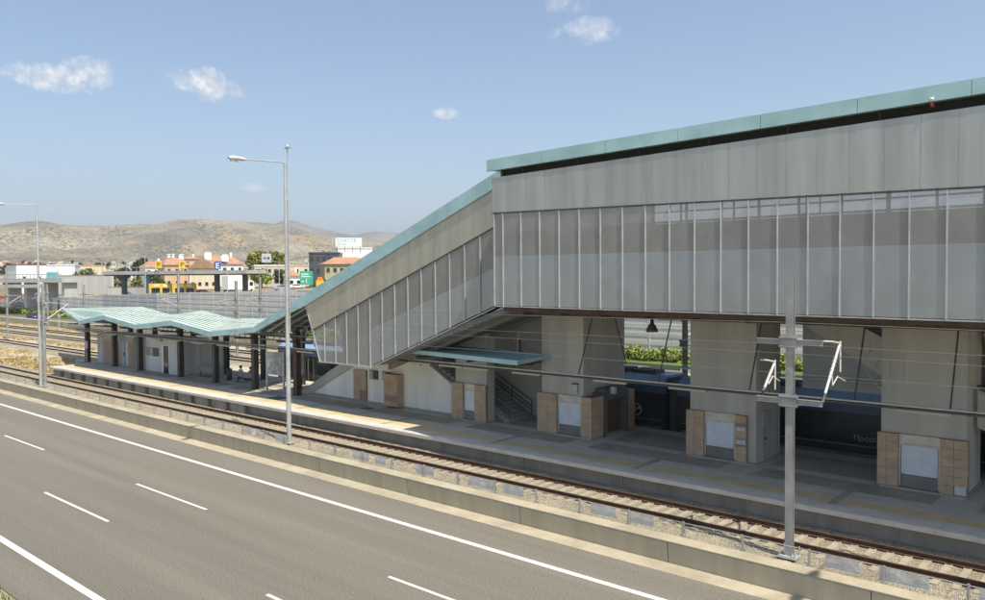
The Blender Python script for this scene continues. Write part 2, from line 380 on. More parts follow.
g = MB(); g.sharp = False
g.add([(-9000,-9000,-.35),(9000,-9000,-.35),(9000,70.6,-.35),(-9000,70.6,-.35)], [(0,1,2,3)])
struct(g, 'ground', mat('dry_earth', (.40,.33,.22), .95, scale=.2, c2=(.28,.24,.13), fine=.15, bump=.3))
g = MB(); g.add([(X0-300,8.35,0),(X1+60,8.35,0),(X1+60,22.97,0),(X0-300,22.97,0)], [(0,1,2,3)])
struct(g, 'highway', road_mat())
g = MB(); g.add([(X0-300,-30,-.03),(X1+60,-30,-.03),(X1+60,8.35,-.03),(X0-300,8.35,-.03)], [(0,1,2,3)])
struct(g, 'verge', mat('verge_soil', (.34,.30,.22), .95, scale=.6, c2=(.22,.20,.11), fine=.15))
g = MB()
def mark(x0, x1, yc, wd): g.add([(x0,yc-wd/2,.004),(x1,yc-wd/2,.004),(x1,yc+wd/2,.004),(x0,yc+wd/2,.004)], [(0,1,2,3)])
for k in range(60): a = X0+k*5; mark(a, a+5, 20.93, .24); mark(a, a+5, 9.97, .25)
for k in range(-14, 4): mark(-37.2+17.95*k, -30.75+17.95*k, 16.88, .13); mark(-39.0+17.95*k, -32.3+17.95*k, 13.5, .13)
struct(g, 'lane_markings', m_line)
# subtle tyre-darkened wheel tracks and a repair joint in the asphalt, 4 mm above it are the markings only
g = MB(); g.extr([(22.97,-.1),(22.97,.012),(23.05,.03),(23.64,.075),(23.64,-.1)], X0-300, X1+60)
struct(g, 'gutter', m_gut)

# railway ground: gravel bench and ballast beds
def bed(name, profile, xa, xb, mats, dx, jit):
    b = MB(); b.sharp = False; nx = int((xb-xa)/dx); ny = len(profile)
    for i in range(nx+1):
        for y, z in profile: b.v.append((xa+(xb-xa)*i/nx+random.uniform(-.3,.3)*dx*(0 < i < nx), y+random.uniform(-.03,.03), z+random.uniform(-jit,jit)))
    for i in range(nx):
        for j in range(ny-1): b.f.append([i*ny+j, (i+1)*ny+j, (i+1)*ny+j+1, i*ny+j+1]); b.mi.append(0); b.sm.append(True)
    return struct(b, name, mats)
prof = [(24.2,.72),(24.5,.72),(24.8,.74),(25.0,.79),(25.2,.805),(25.4,.80),(25.6,.79),(25.8,.785),(26.0,.79),(26.2,.795),(26.45,.795),(26.7,.795),(26.95,.79),(27.15,.785),(27.4,.79),(27.6,.80),(27.8,.81),(28.0,.82),(28.2,.83),(28.45,.84)]
bed('ballast_bed', prof, -60, 8, m_ball, .22, .022)
bed('ballast_bed', prof, X0-60, -60, m_ball, .8, .02)
b = MB(); b.sharp = False
b.add([(X0-60,28.45,.58),(X1,28.45,.58),(X1,57.2,.62),(X0-60,57.2,.62)], [(0,1,2,3)])
struct(b, 'trackside_gravel', m_rfloor)
for yc in (38.75, 46.2, 50.9):
    bed('ballast_bed', [(yc-2.3,.6),(yc-1.5,.8),(yc-.75,.84),(yc,.85),(yc+.75,.84),(yc+1.5,.8),(yc+2.3,.6)], X0-60, X1, m_ball, 1.2, .03)
# service road along the far wall, with its kerb
b = MB(); b.add([(X0-60,58.4,1.2),(X1,58.4,1.2),(X1,65.6,1.2),(X0-60,65.6,1.2)], [(0,1,2,3)]); struct(b, 'service_road', m_asph)
b = MB(); b.box(X0-60,57.2,.4,X1,58.4,1.72); struct(b, 'kerb_strip', m_gut)
b = MB(); b.extr([(65.6,1.1),(65.6,1.34),(66.0,1.36),(69.9,1.6),(69.9,1.1)], X0-60, X1); struct(b, 'hedge_bank', m_ggrass)

# loose stones on the near ballast
st = MB(); st.sharp = False
for k in range(9500):
    x = -46+50*random.random()**.8; y = random.choice((random.uniform(24.35,25.55), random.uniform(24.35,25.5), random.uniform(25.85,27.1), random.uniform(27.4,28.3), random.uniform(27.4,28.3)))
    for (ya, za), (yb, zb) in zip(prof, prof[1:]):
        if y <= yb: zz = za+(zb-za)*(y-ya)/(yb-ya); break
    r = random.uniform(.018,.038)
    A = [random.uniform(.6,1.15)*r for _ in range(6)]
    st.add([(x+A[0],y,zz),(x,y+A[1],zz),(x-A[2],y,zz+r*.3),(x,y-A[3],zz),(x+.2*r,y,zz+A[4]),(x,y,zz-A[5])], [(0,1,4),(1,2,4),(2,3,4),(3,0,4)])
o = st.build('loose_ballast_stones', m_stone); o['kind'] = 'stuff'; tag(o, 'loose tan ballast stones scattered over the near track bed', 'stones')

# ================================================================== TRACKS
def rail_profile(yc, z):  # head at z
    return [(yc-.075,z-.172),(yc-.075,z-.155),(yc-.012,z-.135),(yc-.012,z-.045),(yc-.036,z-.03),(yc-.036,z-.003),(yc-.03,z),(yc+.03,z),(yc+.036,z-.003),(yc+.036,z-.03),(yc+.012,z-.045),(yc+.012,z-.135),(yc+.075,z-.155),(yc+.075,z-.172)]
def track(label, yc, zt, sleepers):
    t = thing('railway_track', label, 'railway track', (-40, yc, zt-.17), 'railway tracks')
    for s in (-1, 1):
        b = MB(); b.extr(rail_profile(yc+s*.7525, zt), X0-60, X1); b.mat(1); b.add([(X0-60,yc+s*.7525-.028,zt+.002),(X1,yc+s*.7525-.028,zt+.002),(X1,yc+s*.7525+.028,zt+.002),(X0-60,yc+s*.7525+.028,zt+.002)], [(0,1,2,3)])
        b.build('rail', [m_rail, m_railtop], t)
    x = 4.0; n = 0; far = MB(); proto = None
    while x > X0:
        if sleepers and n < 100:
            if proto is None:
                q = MB(); q.extr([(0,0),(0,0)], 0, 0); q = MB()
                q.prism([(-.14,-.36),(.14,-.36),(.10,-.165),(-.10,-.165)], -1.3, 1.3)
                for s in (-1, 1):
                    for e in (-1, 1): q.mat(1).box(-.06, s*.7525+e*.10-.03, -.165, .06, s*.7525+e*.10+.03, -.12)
                proto = q.build('sleeper', [m_slp, m_rail], t, org=(0,0,0)); ob = proto
            else:
                ob = proto.copy(); COL.objects.link(ob); ob.parent = t
            ob.location = (x+40+random.uniform(-.02,.02), random.uniform(-.02,.02), .17); ob.rotation_euler.z = random.uniform(-.01,.01)
        else: far.box(x-.12, yc-1.3, zt-.3, x+.12, yc+1.3, zt-.155)
        x -= .54; n += 1
    fo = far.build('sleepers', m_slp, t); fo['kind'] = 'stuff'
    return t
track('rusty railway track nearest the road, between wall and platform', 26.48, 1.0, True)
track('railway track under the train along the far platform edge', 38.75, 1.0, False)
track('third railway track from the road, in open gravel behind the platform', 46.2, 1.0, False)
track('farthest railway track, next to the service road kerb', 50.9, 1.0, False)

# ================================================================== ROADSIDE WALL AND ITS FENCE
b = MB()
x = X0-60
while x < X1:
    b.extr([(23.66,-.1),(23.66,.06),(23.64,.3),(23.58,.74),(23.60,.8),(24.2,.8),(24.2,-.1)], x+.012, x+6.38); x += 6.4
wall = b.build('concrete_barrier', m_conc); tag(wall, 'long beige concrete barrier wall between highway and railway', 'barrier wall')
b = MB(); b.extr([(23.565,.803),(23.565,.83),(24.215,.83),(24.215,.803)], X0-60, X1)
cap = b.build('coping', m_gut, wall)
fence = thing('mesh_fence', 'low wire mesh fence with grey infill sheets on top of concrete barrier', 'fence', (-40,24.3,.83))
px = 2.2; k = 0; pp = None
while px > -150:
    if pp is None:
        q = MB(); q.box(-.03,-.03,0,.03,.03,.52); q.box(-.09,-.05,0,.09,.05,.02); q.bar((0,0,.5),(0,.14,.08),.03,.03)
        pp = q.build('post', m_mast, fence, org=(0,0,0)); ob = pp
    else:
        ob = pp.copy(); COL.objects.link(ob); ob.parent = fence
    ob.location = (px+40, 0, 0); ob.rotation_euler = (random.uniform(-.05,.05), random.uniform(-.06,.06), random.uniform(-.2,.2))
    px -= 2.115; k += 1
b = MB()
for z in (.9, 1.31): b.tube((X0,24.3,z),(X1,24.3,z),.012,n=5)
b.build('rail_wire', m_galv, fence)
b = MB()
x = 3.
while x > -46:
    b.tube((x,24.3,.88),(x,24.3,1.31),.0035,n=3,cap=False); x -= .16
for z in (1.0,1.1,1.2): b.tube((-46,24.3,z),(3,24.3,z),.0035,n=3,cap=False)
b.build('mesh_panel', m_galv, fence)
for xa, xb in [(-39.9,-39.2),(-38.8,-38.3),(-36.9,-35.9),(-30.3,-29.1),(-28.6,-27.9),(-25.8,-24.7),(-22.6,-21.2),(-20.7,-19.6),(-16.4,-15.3),(-14.8,-13.75),(-10.0,-9.9),(-7.9,-6.95),(-6.4,-5.1),(-4.55,-4.3),(-5.0,-4.75),(-3.9,-2.5)]:
    if xb-xa < .4: continue
    b = MB(); b.sharp = False; n = 10
    for f in (0, 1):
        for i in range(n+1):
            for j in range(4): b.v.append((xa+(xb-xa)*i/n, 24.335+f*.006+.02*noise.noise(Vector((xa+i*.35, j*.6, 2))), .91+.37*j/3+.015*noise.noise(Vector((i*.5+xa, 4, j)))))
        o_ = f*(n+1)*4
        for i in range(n):
            for j in range(3): b.f.append([o_+i*4+j, o_+(i+1)*4+j, o_+(i+1)*4+j+1, o_+i*4+j+1]); b.mi.append(0); b.sm.append(True)
    b.build('infill_sheet', m_tank, fence)

# ================================================================== PLATFORM
plat = MB(); plat.extr([(28.35,.3),(28.35,1.42),(27.97,1.42),(27.95,1.46),(27.95,1.58),(27.97,1.6),(36.95,1.6),(36.95,.3)], -79.0, X1)
PL = struct(plat, 'station_platform', m_plat)
def pl(name, ya, yb, m_, z=1.604, xa=-79, xb=X1, dash=None):
    b = MB()
    b.add([(xa,ya,z),(xb,ya,z),(xb,yb,z),(xa,yb,z)], [(0,1,2,3)]); return b.build(name, m_, PL)
b = MB(); x = -78.9
while x < 20: b.box(x, 27.93, 1.44, x+1.19, 28.09, 1.606); b.box(x, 28.11, 1.5, x+1.19, 28.66, 1.606); x += 1.2
b.build('edge_coping', m_lip, PL)
pl('tactile_strip', 29.02, 29.75, m_tact); pl('pale_paving_band', 30.1, 30.55, m_lip)
pl('pale_paving_band', 36.1, 36.6, m_lip)
b = MB()
for k in range(10):
    xa = 3.0-8.0*k
    b.add([(xa,30.9,1.605),(xa+6.6,30.9,1.605),(xa+6.6,32.3,1.605),(xa,32.3,1.605)], [(0,1,2,3)])
    b.add([(xa,33.0,1.605),(xa+6.6,33.0,1.605),(xa+6.6,35.8,1.605),(xa,35.8,1.605)], [(0,1,2,3)])
    b.add([(xa+3.7,28.72,1.608),(xa+4.0,28.72,1.608),(xa+4.0,30.9,1.608),(xa+3.7,30.9,1.608)], [(0,1,2,3)])
b.build('dark_paving_field', m_plat2, PL)
b = MB()
for k in range(10): xa = 2.45-8.0*k; b.add([(xa,30.6,1.606),(xa+.35,30.6,1.606),(xa+.35,36.0,1.606),(xa,36.0,1.606)], [(0,1,2,3)])
b.build('pale_paving_band', m_lip, PL)
b = MB(); b.box(-46.4,29.9,1.603,-45.0,30.9,1.612); b.box(-38.2,31.2,1.603,-37.2,31.8,1.612); b.box(-4.2,31.4,1.603,-2.4,32.4,1.612); b.build('drain_cover', m_dsteel, PL)
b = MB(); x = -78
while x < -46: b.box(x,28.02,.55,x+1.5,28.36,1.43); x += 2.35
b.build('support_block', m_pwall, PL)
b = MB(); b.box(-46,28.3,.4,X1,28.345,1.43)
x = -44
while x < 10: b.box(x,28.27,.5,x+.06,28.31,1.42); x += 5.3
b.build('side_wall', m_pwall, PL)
# low end ramp railing and small board at the platform's open end
t = thing('platform_end_sign', 'small grey board on thin post at open end of platform', 'sign', (-79.6,31.6,.6))
MB().tube((-79.6,31.6,.6),(-79.6,31.6,3.4),.04).build('post', m_galv, t); MB().box(-79.95,31.55,3.0,-79.25,31.58,3.7).build('board', mat('grey_board', (.42,.44,.45), .6), t)
t = thing('end_railing', 'thin grey railing across the open end of the platform', 'railing', (-79.1,32,1.6))
b = MB()
for y in (32.6,34,35.6): b.tube((-79.0,y,1.6),(-79.0,y,2.6),.025)
b.tube((-79.0,32.6,2.6),(-79.0,35.6,2.6),.025); b.tube((-79,32.6,1.65),(-79,34,2.55),.015); b.tube((-79.0,32.6,2.1),(-79.0,35.6,2.1),.018)
b.build('rails', m_galv, t)

# ================================================================== STATION HALL (raised block on pillars)
hall = thing('station_hall', 'raised grey metal station hall on pillars with green copper roof edge', 'station building', (-15, 32, PT))
HY = 26.95
KH = HY/28
def hz_(z0, z1): return lambda x: CAMZ+KH*(z0+(z1-z0)*(x/KH+24.2)/19.75)
hz_bot, hz_mid, hz_top, hz_fb, hz_ft = hz_(-1.41,-1.48), hz_(2.91,2.60), hz_(4.55,5.05), hz_(4.88,5.40), hz_(5.41,5.89)
XL, XR = -24.2*KH, 7.2
def bulge_panel(xa, xb, zb, zt, y, amp, seed, zs=None):
    """thin sheet with a soft uneven bulge, zb/zt are functions of x; below the line zs it is solid sheet (second material)"""
    b = MB(); b.sharp = False; nx, nz = 12, 16
    for f in (0, 1):
        for i in range(nx+1):
            for j in range(nz+1):
                u, v = i/nx, j/nz; x = xa+(xb-xa)*u; z = zb(x)+(zt(x)-zb(x))*v
                if zs:
                    q_ = min(max(zs(x), zb(x)+.02), zt(x)-.02)
                    z = zb(x)+(q_-zb(x))*j/8 if j <= 8 else q_+(zt(x)-q_)*(j-8)/8
                e = math.sin(math.pi*u)*(.55+.6*noise.noise(Vector((seed*3.1, v*2.4, 1.7))))
                b.v.append((x, y-amp*e+f*.012, z))
        o_ = f*(nx+1)*(nz+1)
        for i in range(nx):
            for j in range(nz):
                q = [o_+i*(nz+1)+j, o_+(i+1)*(nz+1)+j, o_+(i+1)*(nz+1)+j+1, o_+i*(nz+1)+j+1]
                b.f.append(q if f == 0 else q[::-1]); b.mi.append(1 if zs and j < 8 else 0); b.sm.append(True)
    return b
fins = [XL, -23.66*KH]
while fins[-1] < XR: fins.append(fins[-1]+1.07*KH)
random.seed(11)
for i, (a, c) in enumerate(zip(fins, fins[1:])):
    p = bulge_panel(a+.012, c-.012, hz_bot, lambda x: hz_mid(x)-.04, HY, .02, i, lambda x: CAMZ+.84).build('mesh_cladding_panel', [m_clad_l, m_clad_b], hall)
    b = MB(); b.prism([(a-.018,hz_bot(a)-.02),(a+.018,hz_bot(a)-.02),(a+.018,hz_mid(a)-.05),(a-.018,hz_mid(a)-.05)], HY-.058, HY+.03)
    b.build('rib', m_fin, p)
ups = [XL-.1, -23.35*KH]
while ups[-1] < XR: ups.append(ups[-1]+1.07*KH)
for i, (a, c) in enumerate(zip(ups, ups[1:])):
    p = bulge_panel(a+.006, c-.006, lambda x: hz_mid(x)+.02, hz_top, HY-.02, .010, i+50).build('upper_cladding_panel', m_clad_u, hall)
    b = MB(); b.prism([(a-.01,hz_mid(a)),(a+.01,hz_mid(a)),(a+.01,hz_top(a)),(a-.01,hz_top(a))], HY-.026, HY+.02); b.build('joint_strip', mat('joint_strip', (.36,.35,.31), .6, .3), p)
b = MB()
b.prism([(XL-.12,hz_mid(XL)-.05),(XR,hz_mid(XR)-.05),(XR,hz_mid(XR)+.015),(XL-.12,hz_mid(XL)+.015)], HY-.035, HY+.1)
b.build('drip_rail', m_dsteel, hall)
b = MB(); b.prism([(XL,hz_bot(XL)-.07),(XR,hz_bot(XR)-.07),(XR,hz_bot(XR)-.025),(XL,hz_bot(XL)-.025)], HY-.03, HY+.12); b.build('bottom_trim', m_fin, hall)
b = MB(); b.box(XL+.05, HY+.28, CAMZ-1.38, XR, HY+.33, CAMZ+.86); b.build('parapet_backing', m_back, hall)
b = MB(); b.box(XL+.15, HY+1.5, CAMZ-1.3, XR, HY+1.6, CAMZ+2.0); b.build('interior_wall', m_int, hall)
b = MB()
x = -16.9
while x < XR:
    b.box(x,HY+.38,CAMZ+.87,x+.06,HY+.44,CAMZ+2.75)
    if random.random() < .45: b.box(x+.45,HY+.38,CAMZ+2.0,x+.49,HY+.43,CAMZ+2.75)
    x += random.choice((1.7, 2.1, 2.6))
for z in (1.95,): b.box(-16.9,HY+.37,CAMZ+z,XR,HY+.45,CAMZ+z+.07)
b.build('window_frame', m_dsteel, hall)
b = MB(); b.tube((-23.2,HY+.6,CAMZ+1.75),(-21.6,HY+.6,CAMZ+2.35),.03); b.tube((-23.2,HY+.6,CAMZ+1.25),(-21.6,HY+.6,CAMZ+1.85),.03); b.build('inner_handrail', m_fin, hall)
b = MB(); b.box(XL+.1, HY+.5, CAMZ-1.66, XR, 40.9, CAMZ-1.40); b.build('floor_slab', m_brown, hall)
b = MB(); b.box(XL+.06, HY+.35, CAMZ-1.39, XL+.12, 41.0, CAMZ+4.9); b.box(XL+.12, 40.9, CAMZ-1.39, XR, 41.0, CAMZ+2.5); b.box(XL+.12, 40.9, CAMZ+4.6, XR, 41.0, CAMZ+5.0); b.build('rear_cladding', m_clad_u, hall)
b = MB()
for k in range(16): b.box(XL+.12+k*2.1, 40.88, CAMZ+2.502, XL+.24+k*2.1, 40.98, CAMZ+4.598)
b.box(XL+.1,40.9,CAMZ+3.5,XR,40.96,CAMZ+3.58); b.build('rear_window_frame', m_dsteel, hall)
for y in (28.6, 31.4, 34.6, 37.6, 40.5):
    b = MB(); b.box(XL+.3, y-.11, CAMZ-1.86, XR, y+.11, CAMZ-1.662); b.build('floor_beam', m_brown, hall)
b = MB(); x = XL+.8
while x < XR: b.box(x-.07, 27.9, CAMZ-1.82, x+.07, 40.7, CAMZ-1.667); x += 2.08
b.build('cross_beams', m_brown, hall)
# roof: pitched slab, copper fascia in lengths, posts and a black shade sheet in the slot below it
b = MB(); x = XL-.35
joints = [XL-.38]
while joints[-1] < XR: joints.append(joints[-1]+3.17)
fas = MB()
for a, c in zip(joints, joints[1:]):
    fas.prism([(a+.008,hz_fb(a)),(c-.008,hz_fb(c)),(c-.008,hz_ft(c)),(a+.008,hz_ft(a))], HY-.09, HY+.03)
fo = fas.build('roof_fascia', m_copper, hall)
rf = MB(); e = XL-.38
V = []
for y, dz in ((HY+.035, 0), (34, -.02), (41.4, -.15)):
    for xx in (e, XR): V += [(xx, y, hz_ft(xx)-.04+dz), (xx, y, hz_fb(xx)+.06+dz)]
rf.add(V, [(0,2,6,4),(4,6,10,8),(1,5,7,3),(5,9,11,7),(0,4,5,1),(4,8,9,5),(2,3,7,6),(6,7,11,10),(8,10,11,9)])
rf.build('roof', m_copper, hall)
b = MB(); b.prism([(XL-.05,CAMZ+4.0),(XR,CAMZ+4.0),(XR,hz_fb(XR)+.05),(XL-.05,hz_fb(XL)+.05)], HY+.5, HY+.55)  # black sheet behind the posts: the slot's deep shade put into colour
x = XL+1.6
while x < XR: b.prism([(x-.03,hz_top(x)-.3),(x+.03,hz_top(x)-.3),(x+.03,hz_fb(x)+.1),(x-.03,hz_fb(x)+.1)], HY+.06, HY+.12); x += 2.9
b.build('eave_posts_and_shade', mat('eave_shade_black', (.03,.03,.03), .8), hall)
p = at_Y(932, 101, HY-.05)
t = thing('floodlight', 'small white and red floodlight under the hall roof edge', 'floodlight', p)
MB().lathe(p, [(.02,.11),(.07,.1),(.08,.02),(.02,0)], 10).build('lamp_head', mat('lamp_white', (.7,.68,.62)), t)
MB().box(p.x-.035, p.y-.02, p.z-.16, p.x+.035, p.y+.2, p.z-.01).build('bracket', mat('red_bracket', (.32,.09,.05)), t)

# pillars
def tiles(b, x0, x1, z0, z1, y, cols, skip=()):
    """tiled face at y looking to -Y: individual tiles with joints; cols = list of (xa, xb)"""
    nr_ = max(1, round((z1-z0)/.345)); h = (z1-z0)/nr_
    for ci, (xa, xb) in enumerate(cols):
        for r_ in range(nr_):
            zc = z0+h*(r_+.5)
            if any(s[0] == ci and s[1] <= zc <= s[2] for s in skip): continue
            d = random.uniform(0, .006); b.box(xa+.006, y-.03-d, z0+h*r_+.005, xb-.006, y, z0+h*(r_+1)-.005)
ZT = CAMZ-6.1
def pillar(xa, xb, ya, yb, ztop, cl, cr, board, left_cols, right_cols, skip=(), side=True):
    b = MB(); b.box(xa, ya, PT, xb, yb, ztop); pb = bevel(b.build('pillar', m_stucco, hall), .02)
    b = MB(); b.box(cl, ya-.17, PT+.1, board[0]-.07, ya-.002, ZT-.004); b.box(board[1]+.07, ya-.17, PT+.1, cr, ya-.002, ZT-.004)
    if cr > xb+.1: b.box(xb+.002, ya-.002, PT+.1, cr-.0, ya+1.1, ZT-.004)
    b.build('clad_backing', m_tilej, pb)
    b = MB(); tiles(b, cl, cr, PT+.1, ZT, ya-.17, left_cols, [q_ for q_ in skip if q_[0] < len(left_cols)]); b.build('tile_cladding', m_tile, pb)
    b = MB(); tiles(b, cl, cr, PT+.1, ZT, ya-.17, right_cols, [(q_[0]-len(left_cols),q_[1],q_[2]) for q_ in skip if q_[0] >= len(left_cols)])
    if cr > xb+.1:
        for r_ in range(6): 
            h = (ZT-PT-.1)/6; b.box(cr, ya-.1, PT+.1+h*r_+.005, cr+.03, ya+1.1, PT+.1+h*(r_+1)-.005)
    b.build('tile_cladding', m_tile, pb)
    bz0, bz1 = CAMZ-7.6, CAMZ-6.5
    b = MB(); b.box(board[0]-.06, ya-.1, bz1, board[1]+.06, ya-.02, ZT-.05); b.box(board[0]-.06, ya-.13, PT+.15, board[0], ya-.01, ZT); b.box(board[1], ya-.13, PT+.15, board[1]+.06, ya-.01, ZT); b.box(board[0]-.06, ya-.14, ZT-.06, board[1]+.06, ya-.02, ZT+.0); b.box(board[0], ya-.14, bz1-.0, board[1], ya-.02, bz1+.05)
    b.build('board_frame', m_alu, pb)
    b = MB(); b.box(board[0]+.02, ya-.11, bz0, board[1]-.02, ya-.03, bz1); b.build('notice_board', m_board, pb)
    b = MB(); b.box(board[0]+.01, ya-.1, PT+.12, board[1]-.01, ya-.03, bz0-.02); b.build('lower_panel', mat('dark_lower_panel', (.20,.185,.165), .7, scale=2), pb)
    b = MB(); b.box(xa-.03, ya-.2, PT, max(xb, cr-.05)+.02, yb+.02, PT+.09); b.build('plinth', m_plat2, pb)
    return pb
PY = 32.5
p1 = pillar(-24.9, -22.3, PY, 36.4, CAMZ-1.76, -25.07, -21.67, (-23.74,-22.38), [(-25.07,-24.45),(-24.45,-23.83)], [(-22.3,-21.67)])
p2 = pillar(-16.5, -13.45, PY, 35.2, CAMZ-1.76, -16.6, -13.8, (-15.68,-14.38), [(-16.6,-16.2),(-16.2,-15.75)], [(-14.3,-13.8)], skip=[(1,2.95,3.15),(2,2.45,2.7),(2,3.0,3.25)])
p3 = pillar(-8.52, -5.65, PY, 35.2, CAMZ-1.76, -8.6, -5.57, (-7.79,-6.53), [(-8.6,-8.28),(-8.28,-7.86)], [(-6.46,-6.02),(-6.02,-5.57)], skip=[(3,1.6,2.15)])
p0 = pillar(-31.12, -28.75, PY, 33.2, CAMZ-1.0, -31.25, -28.65, (-30.3,-29.55), [(-31.25,-30.8),(-30.8,-30.37)], [(-29.48,-29.06),(-29.06,-28.65)])
b = MB(); b.box(-13.448, 33.1, PT+.1, -13.40, 34.15, PT+2.2); dr = b.build('door', mat('grey_door', (.40,.405,.40), .6, scale=1), p2)
MB().box(-13.398, 33.25, PT+1.0, -13.33, 33.4, PT+1.06).build('handle', m_dsteel, dr)
for xa, xb, za in ((-16.2,-15.75,2.95),(-14.3,-13.8,2.45),(-14.3,-13.8,3.0)):
    MB().box(xa+.04, PY-.19, za, xb-.04, PY-.175, za+.2).build('missing_tile_patch', m_back, p2)
MB().box(-5.98, PY-.19, 1.72, -5.62, PY-.175, 2.15).build('missing_tile_patch', m_back, p3)
# small boxes and the lift door on the first pillar
MB().box(-22.9, PY-.13, CAMZ-5.95, -22.6, PY-.01, CAMZ-5.5).build('wall_box', mat('pale_wall_box', (.5,.5,.47), .5), p1)
MB().box(-22.93, PY-.16, CAMZ-5.52, -22.57, PY+.0, CAMZ-5.46).build('wall_box_lid', m_tblue, p1)
b = MB(); b.box(-22.298, 33.3, PT+.0, -21.6, 33.5, ZT+.1); b.box(-22.298,35.4,PT,-21.6,35.6,ZT+.1); b.box(-22.298,33.5,ZT-.25,-21.6,35.4,ZT+.3); b.build('lift_portal', mat('dark_portal', (.13,.125,.12), .6), p1)
b = MB(); b.box(-22.298, 33.5, PT, -22.0, 34.44, ZT-.26); b.box(-22.298, 34.46, PT, -22.0, 35.4, ZT-.26); b.build('lift_door', mat('bronze_lift_door', (.17,.13,.095), .5, .3, scale=3, streak=True), p1)
b = MB(); b.box(-22.298,35.62,PT+.1,-21.7,36.4,ZT); b.build('tile_cladding', m_tile, p1)
MB().box(-21.6,33.9,ZT+.05,-21.35,34.1,ZT+.4).build('lamp_box', mat('pale_wall_box', (.5,.5,.47)), p1)

# light rail along the platform with tube lights, hung by leaning rods
LY, LZ = 30.5, CAMZ-4.73
t = thing('lighting_trunking', 'long grey cable trunking with tube lights hung beneath the hall', 'lighting trunking', (-20, LY, LZ))
b = MB(); b.box(-44.8, LY-.05, LZ-.03, XR, LY+.05, LZ+.03); b.build('trunking', m_galv, t)
b = MB(); b.box(-44.8, LY-.10, LZ-.13, XR, LY+.10, LZ-.06); b.build('cable_tray', m_dsteel, t)
fx = None
for xa in (-42.8,-40.1,-36.9,-32.3,-29.9,-28.1,-24.8,-20.0,-16.2,-11.6,-7.4,-3.4,.5):
    if fx is None:
        q = MB(); q.box(0,-.07,-.22,1.75,.07,-.135); q.mat(1).box(.0,-.05,-.135,1.75,.05,-.12); fx = q.build('tube_light', [m_tube, m_galv], t, org=(0,0,0)); ob = fx
    else: ob = fx.copy(); COL.objects.link(ob); ob.parent = t
    ob.location = (xa*LY/30.0+20, 0, 0)
for x in (-37.5,-33.4,-29.2,-21.2,-17.0,-12.9,-8.9,-5.8,-1.5):
    b = MB(); hi = CAMZ-2.02 if x > -24 else CAMZ-4.5
    if x > -24: b.tube((x,31.7,hi),(x,LY,LZ+.03),.032); b.bar((x-.5,31.4,hi),(x+.5,31.4,hi),.08,.08)
    else: b.tube((x,LY,LZ+.03),(x,LY,hi+.1),.025)
    b.build('hanger_rod', m_dsteel, t)
t = thing('rear_lighting_trunking', 'rear cable trunking with tube lights near the far platform edge', 'lighting trunking', (-20, 35.9, LZ))
b = MB(); b.box(-44, 35.85, LZ-.03, XR, 35.95, LZ+.03); b.build('trunking', m_galv, t)
for x in (-21.9,-13.7,-5.4): MB().tube((x,34.7,CAMZ-2.02),(x,35.9,LZ+.03),.032).build('hanger_rod', m_dsteel, t)
for x in (-20.5,-16.,-11.,-4.): MB().box(x,35.83,LZ-.14,x+1.7,35.97,LZ-.05).build('tube_light', m_tube, t)
def pendant(p, label):
    t = thing('pendant_lamp', label, 'lamp', p, 'bell lamps under the hall')
    b = MB(); b.lathe(p, [(.02,.62),(.08,.6),(.10,.40),(.16,.34),(.27,.12),(.29,.02),(.27,0),(.05,.16)], 16); b.build('shade', mat('bronze_shade', (.17,.155,.13), .5, .4), t)
    b = MB(); b.tube((p.x,p.y,p.z+.6),(p.x,p.y,p.z+1.05),.07); b.build('stem', m_dsteel, t); return t
pendant(at_Y(652, 332, 33.2), 'bronze bell lamp hanging under hall between first and second bare pillars')
pendant(at_Y(520, 357, 34.5), 'bronze bell lamp hanging behind the small green canopy')

# ================================================================== SMALL GREEN CANOPY
t = thing('entrance_canopy', 'small flat green copper canopy projecting over the stair foot', 'canopy', (-28.5,31,CAMZ-4.2))
b = MB(); b.add([(-32.6,30.0,CAMZ-4.11),(-24.46,30.0,CAMZ-4.23),(-24.3,32.45,CAMZ-4.12),(-32.4,32.45,CAMZ-4.0),(-32.6,30.0,CAMZ-4.29),(-24.46,30.0,CAMZ-4.44),(-24.3,32.45,CAMZ-4.30),(-32.4,32.45,CAMZ-4.18)], [(0,1,2,3),(7,6,5,4),(0,4,5,1),(1,5,6,2),(2,6,7,3),(3,7,4,0)])
b.build('roof_sheet', m_copper, t)
b = MB(); b.prism([(-32.62,CAMZ-4.31),(-24.44,CAMZ-4.46),(-24.44,CAMZ-4.22),(-32.62,CAMZ-4.1)], 29.955, 29.99); b.build('fascia', m_copper, t)
b = MB()
for x in (-31.8,-29.9,-28,-26.2,-24.9): b.box(x-.05,30.1,CAMZ-4.56,x+.05,32.45,CAMZ-4.45)
b.box(-32.5,31.3,CAMZ-4.6,-24.6,31.45,CAMZ-4.47); b.build('steel_ribs', m_dsteel, t)

